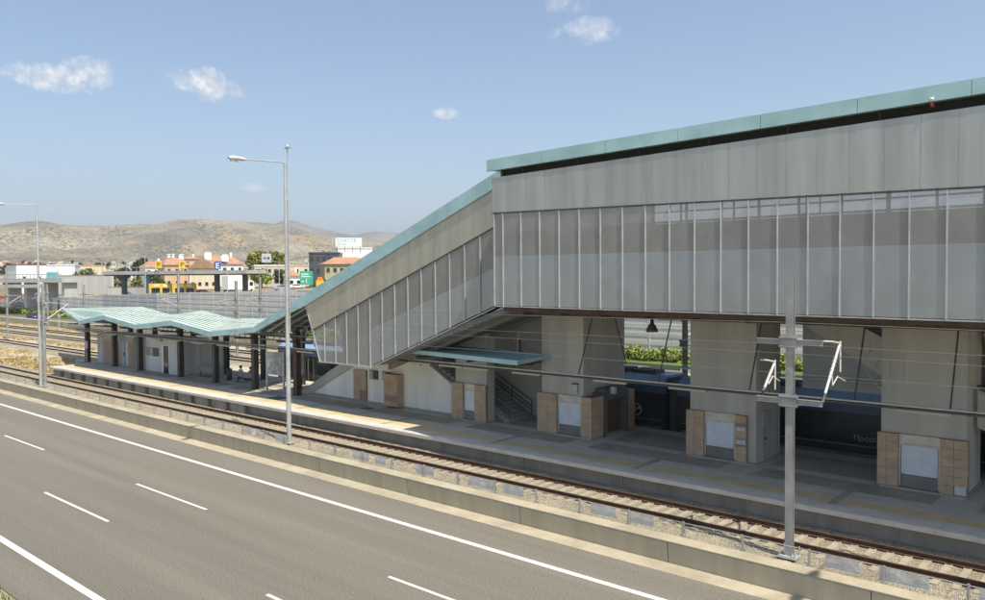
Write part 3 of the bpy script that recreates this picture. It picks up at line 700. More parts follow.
# ================================================================== COVERED STAIRCASE
SY = 29.2
stair = thing('covered_staircase', 'sloping metal clad staircase with green copper roof beside the hall', 'staircase', (-36, 31, PT))
SL = .379
def s_top(x): return CAMZ-1.70+(x+40.75)*SL
def s_mid(x): return CAMZ-3.27+(x+40.0)*.381
def s_bot(x): return CAMZ-5.18 if x < -34.43 else CAMZ-5.05+(x+34.43)*.386
def s_left(z): return -40.75+(CAMZ-1.7-z)*.42        # slanted outer end
fx_ = [-39.9+1.056*i for i in range(0, 15)]
fx_[-1] = -25.2
lefts = [-40.1]+fx_
for i, (a, c) in enumerate(zip(lefts, lefts[1:])):
    zb = (lambda x: max(s_bot(x), CAMZ-5.18)); 
    if i == 0:
        pnl = MB(); pnl.prism([(-40.08,s_mid(-40.08)-.05),(-39.912,s_mid(-39.9)-.05),(-39.912,CAMZ-4.3)], SY, SY+.012); p = pnl.build('mesh_cladding_panel', m_clad_l, stair)
        continue
    if i == 1:
        aa = a
        pnl = MB(); zb_ = CAMZ-5.18
        pnl.prism([(a+.012,CAMZ-4.3),(a+.55,zb_),(c-.012,zb_),(c-.012,s_mid(c)-.05),(a+.012,s_mid(a)-.05)], SY, SY+.012); p = pnl.build('mesh_cladding_panel', m_clad_l, stair)
    else:
        p = bulge_panel(a+.012, c-.012, zb, lambda x: s_mid(x)-.05, SY, .02, i+20, (lambda x: CAMZ-2.93+(x+34.28)*.363) if a > -34.7 else None).build('mesh_cladding_panel', [m_clad_l, m_clad_b], stair)
    zl = CAMZ-4.3 if i == 1 else zb(a)-.02
    b = MB(); b.prism([(a-.018,zl),(a+.018,zl),(a+.018,s_mid(a)-.06),(a-.018,s_mid(a)-.06)], SY-.058, SY+.03); b.build('rib', m_fin, p)
b = MB(); b.bar((-40.75,SY-.03,CAMZ-1.75),(-40.05,SY-.03,CAMZ-3.3),.05,.06); b.bar((-40.05,SY-.03,CAMZ-3.3),(-39.34,SY-.03,CAMZ-5.2),.05,.06)
b.bar((-39.34,SY-.03,CAMZ-5.2),(-34.43,SY-.03,CAMZ-5.2),.06,.05); b.bar((-34.43,SY-.03,CAMZ-5.16),(-25.2,SY-.03,s_bot(-25.2)-.1),.06,.05); b.build('edge_trim', m_fin, stair)
ul = [-40.72]+[-40.2+1.056*i for i in range(0,15)]; ul[-1] = -25.2
for i, (a, c) in enumerate(zip(ul, ul[1:])):
    if i == 0:
        pn = MB(); pn.prism([(a,s_top(a)),(c-.006,s_top(c)),(c-.006,CAMZ-2.85)], SY-.03, SY-.018); p = pn.build('upper_cladding_panel', m_clad_s, stair); continue
    if i == 1:
        pn = MB(); pn.prism([(a+.006,CAMZ-2.85),(a+.19,s_mid(a+.19)+.02),(c-.006,s_mid(c)+.02),(c-.006,s_top(c)),(a+.006,s_top(a))], SY-.03, SY-.018); p = pn.build('upper_cladding_panel', m_clad_s, stair)
    else: p = bulge_panel(a+.006, c-.006, lambda x: s_mid(x)+.02, s_top, SY-.03, .006, i+70).build('upper_cladding_panel', m_clad_s, stair)
    b = MB(); za = CAMZ-2.85 if i == 1 else s_mid(a)
    b.prism([(a-.01,za),(a+.01,za),(a+.01,s_top(a)),(a-.01,s_top(a))], SY-.038, SY+.0); b.build('joint_strip', mat('pale_joint_strip', (.48,.45,.38), .5, .3), p)
b = MB(); b.bar((-40.0,SY+.01,s_mid(-40.0)-.02),(-25.2,SY+.01,s_mid(-25.2)-.02),.1,.06); b.build('drip_rail', m_dsteel, stair)
b = MB()
b.prism([(-36.2,CAMZ-4.9),(-34.4,CAMZ-4.9),(-25.2,CAMZ-1.3),(-25.2,CAMZ+.55),(-36.2,CAMZ-3.55)], SY+.28, SY+.33); b.build('parapet_backing', m_back, stair)
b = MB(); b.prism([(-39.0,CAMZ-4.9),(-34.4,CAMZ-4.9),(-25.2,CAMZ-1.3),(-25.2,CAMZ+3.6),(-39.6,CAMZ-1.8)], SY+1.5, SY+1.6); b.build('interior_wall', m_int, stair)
b = MB()
for dz in (1.35, 1.9): b.tube((-31.5,SY+.5,CAMZ-3.7+dz),(-25.3,SY+.5,CAMZ-1.25+dz),.03)
b.build('inner_handrail', m_fin, stair)
# concrete flight and soffit
b = MB(); b.prism([(-39.1,CAMZ-5.12),(-34.5,CAMZ-5.12),(-23.3,CAMZ-1.42),(-23.3,CAMZ-1.12),(-34.6,CAMZ-4.8),(-39.1,CAMZ-4.8)], SY+.06, 33.4); b.build('upper_flight', m_soffit, stair)
b = MB(); b.prism([(-34.5,CAMZ-5.45),(-24.1,CAMZ-1.8),(-24.1,CAMZ-1.47),(-34.5,CAMZ-5.14)], SY+1.2, SY+1.45); b.prism([(-34.5,CAMZ-5.45),(-24.1,CAMZ-1.8),(-24.1,CAMZ-1.47),(-34.5,CAMZ-5.14)], 32.9, 33.1); b.build('stringer', m_soffit, stair)
# roof over the stair
RX0, RX1 = -46.6, -23.32
def r_top(x): return CAMZ-3.41+(x+46.6)*.389
b = MB(); b.prism([(RX0,r_top(RX0)-.34),(RX1,r_top(RX1)-.34),(RX1,r_top(RX1)-.06),(RX0,r_top(RX0)-.06)], SY+.005, 37.2); b.build('roof', m_copper, stair)
b = MB(); xs = [RX0, -43.6, -40.4, -37.2, -34, -30.8, -27.6, RX1]
for a, c in zip(xs, xs[1:]): b.prism([(a+.006,r_top(a)-.36-.36*sm(-46.6,-40,a)),(c-.006,r_top(c)-.36-.36*sm(-46.6,-40,c)),(c-.006,r_top(c)),(a+.006,r_top(a))], SY-.12, SY-.0)
b.build('roof_fascia', m_copper, stair)
b = MB()
for k in range(9): y = SY+.3+k*.95; b.prism([(RX0+.4,r_top(RX0+.4)-.6),(RX1,r_top(RX1)-.6),(RX1,r_top(RX1)-.345),(RX0+.4,r_top(RX0+.4)-.345)], y-.06, y+.06)
b.build('roof_purlins', m_dsteel, stair)
# white base wall with tiled recesses and two small windows
b = MB(); b.prism([(-46.5,PT),(-31.7,PT),(-31.64,CAMZ-6.52),(-34.15,CAMZ-5.16),(-39.6,CAMZ-5.1),(-43.4,CAMZ-6.42),(-46.5,CAMZ-8.1)], 33.0, 33.3); bw = b.build('base_wall', m_white, stair)
b = MB(); b.prism([(-46.5,PT),(-45.6,PT),(-39.2,CAMZ-5.16),(-39.2,CAMZ-4.75),(-40.0,CAMZ-4.75),(-46.5,CAMZ-8.06)], 32.9, 32.998); b.build('stair_cheek', m_stucco, bw)
b = MB(); b.box(-46.4,32.94,PT,-31.7,32.995,PT+.12); b.build('plinth', m_plat2, bw)
for xa, xb, dpt in ((-40.75,-39.48,.1),(-37.3,-36.05,.5)):
    b = MB(); b.box(xa,33-dpt,PT+.1,xb,32.996,CAMZ-6.1); pb = b.build('tile_backing', m_tilej, bw)
    b = MB(); tiles(b, xa, xb, PT+.12, CAMZ-6.1, 33-dpt, [(xa,(xa+xb)/2),((xa+xb)/2,xb)], skip=[(1,1.6,2.3)] if dpt < .3 else [(0,2.0,2.4),(1,2.0,2.4)])
    if dpt > .3:
        for r_ in range(6): h = (CAMZ-6.1-PT-.12)/6; b.box(xb, 33-dpt, PT+.12+h*r_, xb+.03, 32.99, PT+.12+h*(r_+1)-.01)
    b.build('tile_cladding', m_tile, pb)
for xa in (-39.15, -37.95+.02):
    f = MB(); f.box(xa-.05,32.93,CAMZ-6.62,xa+.75,32.996,CAMZ-6.05); f = f.build('window', m_dsteel, bw)
    MB().box(xa+.38,32.91,CAMZ-6.58,xa+.72,32.928,CAMZ-6.09).build('window_pane', m_glass_d, f); MB().box(xa,32.9,CAMZ-6.58,xa+.33,32.92,CAMZ-6.09).build('shutter', mat('grey_door', (.4,.4,.4)), f)
# right hand flight from platform up to the landing, with handrails
b = MB(); n = 18; poly = [(-27.9,PT)]
for i in range(n): xa = -27.9-6.2*i/n; z = PT+3.1*(i+1)/n; poly += [(xa, z), (xa-6.2/n, z)]
poly += [(-34.1,PT+2.7),(-28.7,PT)]
q = MB(); 
for i in range(n): xa = -27.9-6.2*i/n; z = PT+3.1*(i+1)/n; q.box(xa-6.2/n-.02, 33.35, z-.24, xa, 35.6, z)
q.build('lower_flight', mat('stair_tread', (.33,.325,.31), .85, scale=2), stair)
q = MB(); q.prism([(-28.2,PT),(-34.1,PT+2.95),(-34.1,PT+2.55),(-29.2,PT)], 33.302, 33.345); q.build('stringer', m_soffit, stair)
for y in (33.5, 35.5):
    b = MB()
    for dz in (.95, .62, .4): b.tube((-27.9,y,PT+dz),(-34.0,y,PT+3.05+dz),.03)
    for i in range(5): xa = -27.95-i*1.45; b.tube((xa,y,PT+(-27.9-xa)*.5),(xa,y,PT+(-27.9-xa)*.5+.95),.025)
    b.build('handrail', m_dsteel, stair)
b = MB(); b.box(-34.2,35.8,PT,-26.6,36.0,CAMZ-2.2); b.build('rear_stair_wall', m_stucco, stair)
b = MB(); b.prism([(-46.3,PT),(-45.4,PT),(-39.1,PT+3.1),(-39.1,PT+3.4)], 33.35, 35.4); b.build('left_flight', m_soffit, stair)
for y in (35.0, 35.6):
    b = MB()
    for dz in (1.0, .55): b.tube((-47,y,PT+dz-.2),(-39.2,y,PT+3.4+dz),.03)
    for i in range(9): b.tube((-46.5+i*.9,y,PT+i*.4),(-46.5+i*.9,y,PT+i*.4+1.0),.02)
    b.build('handrail', m_dsteel, stair)
# right hand staircase, mostly behind the third pillar
t = thing('rear_staircase', 'grey staircase with beige side wall descending behind third pillar', 'staircase', (-9,36.6,PT))
b = MB(); b.prism([(-13.2,CAMZ-1.8),(-13.12,CAMZ-2.27),(-9.55,CAMZ-4.55),(-1.5,CAMZ-8.1),(1,CAMZ-8.1),(1,CAMZ-1.8)], 36.7, 36.78); b.build('side_wall', m_white, t)
b = MB(); b.prism([(-13.0,CAMZ-2.25),(-13.0,CAMZ-5.3),(-9,CAMZ-5.3),(-9.4,CAMZ-4.55)], 36.72, 36.77); b.build('lower_side_panel', mat('blue_grey_panel', (.55,.58,.60), .6, scale=.6), t)
b = MB(); b.bar((-10.8,36.5,CAMZ-2.0),(-4.0,36.5,CAMZ-5.6),.2,.22); b.build('stringer', m_dsteel, t)
t = thing('front_staircase', 'pale concrete staircase descending at the right edge beside third pillar', 'staircase', (-3,33.4,PT))
b = MB(); b.prism([(-5.5,CAMZ-4.35),(-1.0,CAMZ-6.5),(-1.0,CAMZ-8.1),(-5.5,CAMZ-5.75)], 33.6, 33.75); b.build('cheek_wall', m_stucco, t)
b = MB(); b.bar((-5.5,33.5,CAMZ-4.2),(-1,33.5,CAMZ-6.4),.1,.12); b.build('coping', m_dsteel, t)
b = MB()
for i in range(7): b.box(-5.4,33.9+.3*i,CAMZ-2.4-.12*i,1.5,33.96+.3*i,CAMZ-2.3-.12*i)
b.build('louvre_bars', m_galv, t)
b = MB(); b.box(-5.4,35.7,PT,1.5,35.8,CAMZ-1.8); b.build('rear_wall', m_dsteel, t)

# ================================================================== PLATFORM CANOPY (folded copper roof)
can = thing('platform_canopy', 'long folded green roof on dark steel columns over the platform', 'platform canopy', (-60, 33, PT))
FV = [(-75.0,-3.9),(-69.7,-3.27),(-63.72,-3.86),(-57.7,-3.33),(-52.2,-3.93),(-46.6,-3.41)]
RV = [(-99.0,-3.55),(-78.6,-2.95),(-72.6,-3.6),(-66.7,-3.05),(-61.6,-3.65),(-50.4,-3.15)]
YF, YR = 29.2, 36.6
def cp(v, y): return Vector((v[0], y, CAMZ+v[1]))
for i in range(5):
    A, B, C_, D = cp(FV[i],YF), cp(FV[i+1],YF), cp(RV[i+1],YR), cp(RV[i],YR)
    dn = Vector((0,0,-.07)); b = MB(); b.add([A,B,C_,D,A+dn,B+dn,C_+dn,D+dn], [(0,1,2,3),(7,6,5,4),(0,4,5,1),(1,5,6,2),(2,6,7,3),(3,7,4,0)])
    sh = b.build('roof_sheet', m_copper3, can)
    b = MB(); n = 11
    for k in range(n):
        ta, tb = (k+.12)/n, (k+.62)/n; u = Vector((0,0,.035))
        q = [A.lerp(D,ta), B.lerp(C_,ta), B.lerp(C_,tb), A.lerp(D,tb)]
        q = [p_+Vector((0,0,.003)) for p_ in q]
        b.add(q+[p_+u for p_ in q], [(4,5,6,7),(0,1,5,4),(1,2,6,5),(2,3,7,6),(3,0,4,7)])
    b.build('standing_seams', m_copper2, sh)
    b = MB(); h = .33
    b.prism([(FV[i][0]+.006,A.z-h),(FV[i+1][0]-.006,B.z-h),(FV[i+1][0]-.006,B.z+.05),(FV[i][0]+.006,A.z+.05)], YF-.1, YF-.005); b.build('fascia', m_copper, can)
    b = MB()
    for k in (0,1,2,3,4): 
        tt = .08+.2*k; p_, q_ = A.lerp(D,tt), B.lerp(C_,tt); b.bar(p_+Vector((0,0,-.2)), q_+Vector((0,0,-.2)), .1, .22)
    b.build('rafters', m_dsteel, sh)
b = MB(); A, D = cp(FV[0],YF), cp(RV[0],YR); b.bar(A+Vector((-.05,0,-.12)), D+Vector((-.05,0,-.1)), .06, .3); b.build('fascia', m_copper, can)
b = MB(); A, D = cp(RV[0],YR), cp(RV[1],YR); 
for i in range(5): b.bar(cp(RV[i],YR+.05)+Vector((0,0,-.12)), cp(RV[i+1],YR+.05)+Vector((0,0,-.12)), .06, .3)
b.build('rear_fascia', m_copper, can)
cols = [-80.1,-74.1,-69.0,-61.8,-56.3,-50.8,-45.6]
for i, x in enumerate(cols):
    q = MB(); z1 = CAMZ-3.75; y = 31.9
    q.box(x-.19,y-.2,PT,x+.19,y-.17,z1); q.box(x-.19,y+.17,PT,x+.19,y+.2,z1); q.box(x-.02,y-.17,PT,x+.02,y+.17,z1); q.box(x-.25,y-.27,PT,x+.25,y+.27,PT+.04)
    q.build('column', m_dsteel if i < 6 else m_brown, can)
    q = MB(); y = 35.3; xr = x-4.2
    q.box(xr-.17,y-.18,PT,xr+.17,y-.15,z1); q.box(xr-.17,y+.15,PT,xr+.17,y+.18,z1); q.box(xr-.02,y-.15,PT,xr+.02,y+.15,z1)
    if i: q.build('column', m_dsteel, can)
b = MB(); b.box(-82.5,31.75,CAMZ-4.25,-44.8,32.05,CAMZ-4.0); b.box(-86.5,35.15,CAMZ-4.2,-49,35.45,CAMZ-3.95); b.box(-82,30.2,CAMZ-4.85,-44.5,30.28,CAMZ-4.78)
for x in cols: b.bar((x,31.9,CAMZ-4.12),(x-4.2,35.3,CAMZ-4.08),.16,.2); b.bar((x,31.9,CAMZ-4.5),(x+.5,30.0,CAMZ-4.3),.1,.12)
b.build('beams', m_dsteel, can)
b = MB(); b.box(-80.0,30.45,CAMZ-4.77,-44.9,30.55,CAMZ-4.70); b.box(-80,30.46,CAMZ-4.98,-44.9,30.54,CAMZ-4.92); b.box(-80,33.4,CAMZ-4.75,-46,33.55,CAMZ-4.65); b.build('service_trunking', m_mast, can)
for x in (-79,-75.5,-72.3,-68.6,-64.7,-60.9,-57.3,-53.5,-49.6): MB().box(x,30.42,CAMZ-5.07,x+1.7,30.58,CAMZ-4.985).build('tube_light', m_tube, can)
b = MB()
for i in range(46): x = -81+i*.78; b.tube((x,32.4,CAMZ-4.2),(x+.39,33.6,CAMZ-4.15),.025,n=4); b.tube((x+.39,33.6,CAMZ-4.65),(x+.78,33.6,CAMZ-4.1),.03,n=4)
b.build('roof_truss', m_dsteel, can)

# rooms under the canopy
t = thing('store_room', 'pinkish panelled room with grey door under canopy end', 'platform room', (-76,33,PT))
b = MB(); b.box(-79.6,32.62,PT,-71.9,35.2,CAMZ-5.38); w_ = b.build('wall', stucco('beige_room_wall', (.47,.44,.385)), t)
b = MB(); b.box(-78.0,32.58,PT+.05,-74.9,32.618,CAMZ-5.95); b.box(-74.0,32.58,PT+.05,-72.0,32.618,CAMZ-5.95); b.build('pink_panel', mat('pink_panel', (.42,.30,.225), .85, scale=.6, fine=.05), w_)
b = MB(); b.box(-74.1,32.54,PT+.03,-72.75,32.578,CAMZ-5.85); d_ = b.build('door', mat('pale_grey_door', (.52,.55,.57), .5), t)
MB().box(-73.45,32.51,PT+.1,-73.42,32.54,CAMZ-5.9).build('door_joint', m_dsteel, d_); MB().box(-73.6,32.48,PT+1.0,-73.5,32.54,PT+1.25).build('handle', m_dsteel, d_)
MB().box(-79.4,32.55,PT,-78.3,32.618,CAMZ-5.7).build('side_door', mat('pale_grey_door', (.5,.5,.5)), t)
t = thing('staff_room', 'white rendered room with two windows and narrow open door under canopy', 'platform room', (-66,33,PT))
b = MB(); b.box(-69.45,32.3,PT,-62.75,35.0,CAMZ-5.2); w_ = b.build('wall', stucco('pale_room_wall', (.60,.61,.60)), t)
f = MB(); f.box(-68.62,32.24,CAMZ-6.95,-66.1,32.296,CAMZ-5.98); f = f.build('window', mat('white_frame', (.72,.72,.7), .5), t)
MB().box(-68.5,32.2,CAMZ-6.85,-67.3,32.236,CAMZ-6.08).build('left_pane', mat('pale_pane', (.36,.37,.36), .2, scale=1), f); MB().box(-67.2,32.2,CAMZ-6.85,-66.2,32.236,CAMZ-6.08).build('right_pane', m_glass_d, f)
f = MB(); f.box(-65.75,32.24,PT,-64.3,32.296,CAMZ-5.75); f = f.build('door_frame', mat('white_frame', (.7,.7,.7)), t); MB().box(-65.35,32.2,PT+.02,-64.55,32.236,CAMZ-5.85).build('doorway', m_glass_d, f)
MB().box(-66.0,32.1,CAMZ-5.5,-65.6,32.29,CAMZ-5.35).build('door_lamp', m_tube, t)
t = thing('shelter_screen', 'plain grey screen wall under the canopy beside the benches', 'screen wall', (-61,34,PT))
b = MB(); b.box(-62.6,34.0,PT,-58.9,34.1,CAMZ-5.4); b.build('screen', stucco('screen_wall', (.40,.40,.385)), t)
MB().box(-62.6,33.9,CAMZ-5.39,-58.9,34.2,CAMZ-5.3).build('top_rail', m_dsteel, t)

# benches, bin, board
def bench(x, y, label):
    t = thing('bench', label, 'bench', (x,y,PT), 'perforated metal platform benches')
    m_b = mat('bench_metal', (.38,.385,.39), .5, .4, scale=9, var=.25)
    n = 4
    for k in range(n):
        xa = x-1.45+k*.73
        b = MB(); b.box(xa+.02,y,PT+.43,xa+.7,y+.46,PT+.47); b.build('seat', m_b, t)
        b = MB(); b.add([(xa+.02,y-.02,PT+.5),(xa+.7,y-.02,PT+.5),(xa+.7,y-.14,PT+.92),(xa+.02,y-.14,PT+.92),(xa+.02,y+.01,PT+.5),(xa+.7,y+.01,PT+.5),(xa+.7,y-.11,PT+.92),(xa+.02,y-.11,PT+.92)], [(0,1,2,3),(7,6,5,4),(0,4,5,1),(1,5,6,2),(2,6,7,3),(3,7,4,0)]); b.build('backrest', m_b, t)
    for xa in (x-1.1, x+1.1): b = MB(); b.box(xa-.03,y+.18,PT,xa+.03,y+.24,PT+.38); b.box(xa-.04,y-.05,PT,xa+.04,y+.45,PT+.03); b.build('leg', m_dsteel, t)
    b = MB(); b.box(x-1.45,y+.17,PT+.385,x+1.45,y+.25,PT+.425); b.build('beam', m_dsteel, t)
bench(-59.7, 32.9, 'grey metal bench beside the screen wall, seen from behind, empty')
bench(-54.2, 33.0, 'grey metal bench with two people sitting, seen from behind')
t = thing('litter_bin', 'dark litter bin on platform between the two benches', 'litter bin', (-56.9,33.4,PT))
MB().lathe((-56.9,33.4,PT), [(.0,0),(.2,0),(.23,.75),(.2,.78),(.0,.78)], 14).build('bin_body', m_dsteel, t); MB().lathe((-56.9,33.4,PT+.8), [(.24,0),(.25,.05),(.1,.14),(0,.15)], 14).build('lid', m_dsteel, t)
t = thing('map_board', 'tall two-legged notice board with pale map behind lamp post', 'notice board', (-47.7,31.5,PT))
for x in (-48.65,-46.6): MB().box(x-.06,31.45,PT,x+.06,31.55,CAMZ-5.2).build('leg', m_galv, t)
b = MB(); b.box(-48.58,31.44,CAMZ-6.9,-46.67,31.54,CAMZ-5.25); fr = b.build('frame', m_galv, t)
b = MB(); b.box(-48.5,31.41,CAMZ-6.82,-46.75,31.438,CAMZ-5.75); b.build('map_sheet', mat('map_sheet', (.40,.43,.44), .4, scale=2.2, c2=(.2,.24,.26), ramp=(.45,.55)), fr)
b = MB(); b.box(-48.5,31.41,CAMZ-5.68,-46.75,31.438,CAMZ-5.32); b.build('header', mat('header_sheet', (.3,.31,.32), .5), fr)

# people on the platform
def limb_mesh(name, verts, edges, radii, root, material, parent, org, sub=1):
    me = bpy.data.meshes.new(name); bm = bmesh.new(); sk = bm.verts.layers.skin.verify()
    V = []
    for i, p in enumerate(verts): v = bm.verts.new(Vector(p)); v[sk].radius = (radii[i], radii[i]); v[sk].use_root = (i == root); V.append(v)
    for a, c in edges: bm.edges.new((V[a], V[c]))
    bm.to_mesh(me); bm.free(); me.materials.append(material)
    o = bpy.data.objects.new(name, me); COL.objects.link(o)
    md = o.modifiers.new('skin', 'SKIN'); md.use_smooth_shade = True
    s_ = o.modifiers.new('sub', 'SUBSURF'); s_.levels = s_.render_levels = sub
    if parent: o.parent = parent
    return o
def person(loc, label, pose, shirt, trou, hairc, rz=0):
    t = thing('person', label, 'person', loc, rz=rz)
    hip = .50 if pose == 'sit' else .92
    P = {'pel':(0,0,hip),'bel':(0,.01,hip+.18),'ch':(0,-.01,hip+.38),'nb':(0,0,hip+.52),'hd0':(0,.02,hip+.62),'hd1':(0,.03,hip+.72),'hd2':(0,.02,hip+.80)}
    rad = {'pel':.145,'bel':.125,'ch':.145,'nb':.055,'hd0':.075,'hd1':.095,'hd2':.07}
    E = [('pel','bel'),('bel','ch'),('ch','nb'),('nb','hd0'),('hd0','hd1'),('hd1','hd2')]
    for s, k in ((-1,'l'),(1,'r')):
        P[k+'sh'] = (s*.19,0,hip+.46); P[k+'el'] = (s*.25,.03,hip+.19); P[k+'wr'] = (s*.2,.24,hip+.12) if pose == 'sit' else (s*.27,.06,hip-.07)
        P[k+'ha'] = (s*.17,.31,hip+.13) if pose == 'sit' else (s*.26,.09,hip-.16)
        P[k+'hp'] = (s*.1,.02,hip-.04); 
        if pose == 'sit': P[k+'kn'] = (s*.12,.46,hip-.02); P[k+'an'] = (s*.12,.46,.08); P[k+'to'] = (s*.12,.62,.03)
        else: P[k+'kn'] = (s*.11,.03,.49); P[k+'an'] = (s*.11,-.01,.08); P[k+'to'] = (s*.12,.15,.035)
        rad.update({k+'sh':.065,k+'el':.045,k+'wr':.03,k+'ha':.035,k+'hp':.095,k+'kn':.065,k+'an':.045,k+'to':.04})
        E += [('ch',k+'sh'),(k+'sh',k+'el'),(k+'el',k+'wr'),(k+'wr',k+'ha'),('pel',k+'hp'),(k+'hp',k+'kn'),(k+'kn',k+'an'),(k+'an',k+'to')]
    ks = list(P); ix = {k: i for i, k in enumerate(ks)}
    limb_mesh('body', [P[k] for k in ks], [(ix[a],ix[c]) for a, c in E], [rad[k] for k in ks], ix['pel'], mat('skin', (.42,.26,.18), .6), t, loc, 2)
    def sub(nm, keys, grow, m_):
        kk = [k for k in ks if k in keys]; jx = {k: i for i, k in enumerate(kk)}
        limb_mesh(nm, [P[k] for k in kk], [(jx[a],jx[c]) for a, c in E if a in jx and c in jx], [rad[k]+grow for k in kk], jx['pel'], m_, t, loc, 2)
    sub('shirt', {'pel','bel','ch','lsh','lel','rsh','rel'}, .022, shirt); sub('trousers', {'pel','lhp','lkn','lan','rhp','rkn','ran'}, .024, trou)
    b = MB(); b.lathe((0,.005,hip+.68), [(.112,-.02),(.118,.05),(.1,.12),(.06,.16),(0,.17)], 12); b.build('hair', hairc, t, org=(0,0,0))
    b = MB()
    for s in (-1,1): b.tube((s*.035,.118,hip+.705),(s*.035,.13,hip+.705),.012,n=6); b.tube((s*.1,.03,hip+.7),(s*.118,.02,hip+.7),.025,n=6)
    b.tube((0,.12,hip+.69),(0,.15,hip+.665),.014,.016,n=6); b.bar((-.025,.125,hip+.635),(.025,.125,hip+.635),.012,.01); b.build('face_features', mat('face_detail', (.25,.13,.09)), t, org=(0,0,0))
m_hair = mat('dark_hair', (.02,.016,.013), .6)
person((-54.75,33.12,PT), 'person with dark hair in pale shirt sitting on the bench, left one', 'sit', mat('shirt_white', (.55,.56,.58)), mat('trousers_dark', (.05,.05,.06)), m_hair)
person((-53.35,33.12,PT), 'person with dark hair in dark shirt sitting on the bench, right one', 'sit', mat('shirt_dark', (.06,.065,.08)), mat('trousers_dark', (.05,.05,.06)), m_hair)
person((-47.75,33.6,PT), 'person in white top standing by the brown column near staircase', 'stand', mat('shirt_white', (.55,.56,.58)), mat('trousers_dark', (.05,.05,.06)), m_hair, rz=.6)

# ================================================================== TRAIN
tr = thing('train', 'dark blue commuter train standing at the far platform edge', 'train', (-25,39.0,1.0))
TY = 37.45
car_edges = [(-56.2,-38.6),(-38.0,-20.4),(-19.8,-2.2),(-1.6,16)]
for ci, (a, c) in enumerate(car_edges):
    b = MB(); b.extr([(TY+.05,1.25),(TY,1.5),(TY,3.35),(TY+.02,3.42),(TY+2.85,3.42),(TY+2.9,3.35),(TY+2.9,1.5),(TY+2.85,1.25)], a, c); body = b.build('car_body', m_tblack, tr)
    b = MB(); b.extr([(TY-.0,3.425),(TY+.03,3.95),(TY+.5,4.25),(TY+2.4,4.25),(TY+2.87,3.95),(TY+2.9,3.425)], a, c); b.build('upper_band', [m_tblue], body)
    b = MB(); b.extr([(TY+.5,4.255),(TY+.5,4.3),(TY+2.4,4.3),(TY+2.4,4.255)], a+.2, c-.2); b.build('roof', m_troof, body)
    # bright blue roof cowl along both edges
    b = MB(); b.extr([(TY+.06,4.02),(TY+.45,4.29),(TY+.5,4.32),(TY+.45,4.34),(TY+.04,4.06)], a+.1, c-.1); b.build('roof_cowl', m_troof, body)
    k = 0; x = a+1.0
    while x+1.9 < c:
        if k % 3 == 1:
            for s in (0, 1):
                b = MB(); b.box(x+.15+s*.72,TY-.02,1.55,x+.83+s*.72,TY-.003,3.3); d_ = b.build('door', m_tblack, body)
                b = MB(); b.box(x+.25+s*.72,TY-.028,2.2,x+.73+s*.72,TY-.021,3.15); b.build('door_window', m_tglass, d_)
                b = MB(); b.box(x+.15+s*.72,TY-.03,1.55,x+.19+s*.72,TY-.021,3.3); b.box(x+.79+s*.72,TY-.03,1.55,x+.83+s*.72,TY-.021,3.3); b.build('door_edge', m_tgrey, d_)
            x += 2.0
        else:
            b = MB(); b.box(x,TY-.012,2.05,x+2.1,TY-.003,3.15); b.build('window', m_tglass, body); x += 2.35
        k += 1
    b = MB(); b.box(a+.3,TY-.006,1.95,c-.3,TY-.002,2.0); b.box(a+.3,TY-.006,1.5,c-.3,TY-.002,1.62); b.build('waist_stripe', mat('train_green_grey', (.12,.17,.15), .4), body)
    for xb in (a+2.6, c-2.6):
        b = MB(); b.box(xb-1.5,TY+.3,1.05,xb+1.5,TY+2.6,1.25)
        for dx in (-1,1): b.tube((xb+dx,TY+.45,1.43-.0),(xb+dx,TY+.6,1.43),.0,n=6) if False else b.tube((xb+dx,38.0,1.42),(xb+dx,38.12,1.42),.42,n=16)
        b.build('bogie', m_dsteel, body)
    b = MB(); x = a+1.5
    while x < c-2.2:
        L_ = random.uniform(1.2,2.6); h = random.uniform(.15,.42); b.box(x,TY+random.uniform(.6,.9),4.302,min(x+L_,c-.6),TY+random.uniform(1.8,2.3),4.302+h); x += L_+random.uniform(.2,.9)
    b.build('roof_equipment', m_dsteel, body)
    b = MB(); x = a+2
    while x < c-1: b.lathe((x,TY+.75,4.3), [(.06,0),(.1,.06),(.06,.12),(.1,.18),(.05,.26)], 8); x += 2.9
    b.tube((a+1,TY+.75,4.58),(c-1,TY+.75,4.58),.03); b.build('roof_busbar', m_dsteel, body)
    if ci < 3: MB().box(c-.02,TY+.35,1.5,c+.62,TY+2.55,4.05).build('gangway', m_cable, body)
b = MB(); p0_, y_ = (-17.7,4.35), TY+1.45
b.path([(-18.6,y_,4.35),(-16.9,y_,4.75),(-18.3,y_,5.1)], .04); b.bar((-18.3,y_-.8,5.12),(-18.3,y_+.8,5.12),.08,.05); b.build('pantograph', m_dsteel, tr)
def ring(cx, cz, r):
    b = MB(); n = 22
    for i in range(n):
        a, c = 2*math.pi*i/n, 2*math.pi*(i+1)/n
        V = [(cx+rr*math.cos(t_), TY-.016, cz+rr*math.sin(t_)) for t_ in (a, c) for rr in (r*.8, r)]
        b.add([V[0],V[1],V[3],V[2]], [(0,1,2,3)])
    for t_ in (.5, 2.3, 3.9):
        V = [(cx+rr*math.cos(t_+d_), TY-.016, cz+rr*math.sin(t_+d_)) for rr, d_ in ((.1*r,-.9),(.1*r,.9),(.75*r,.32),(.75*r,-.32))]; b.add(V, [(0,1,2,3)])
    return b
ring(at_Y(636.5,409,TY).x, at_Y(636.5,409,TY).z, .34).build('round_emblem', m_letter, tr)
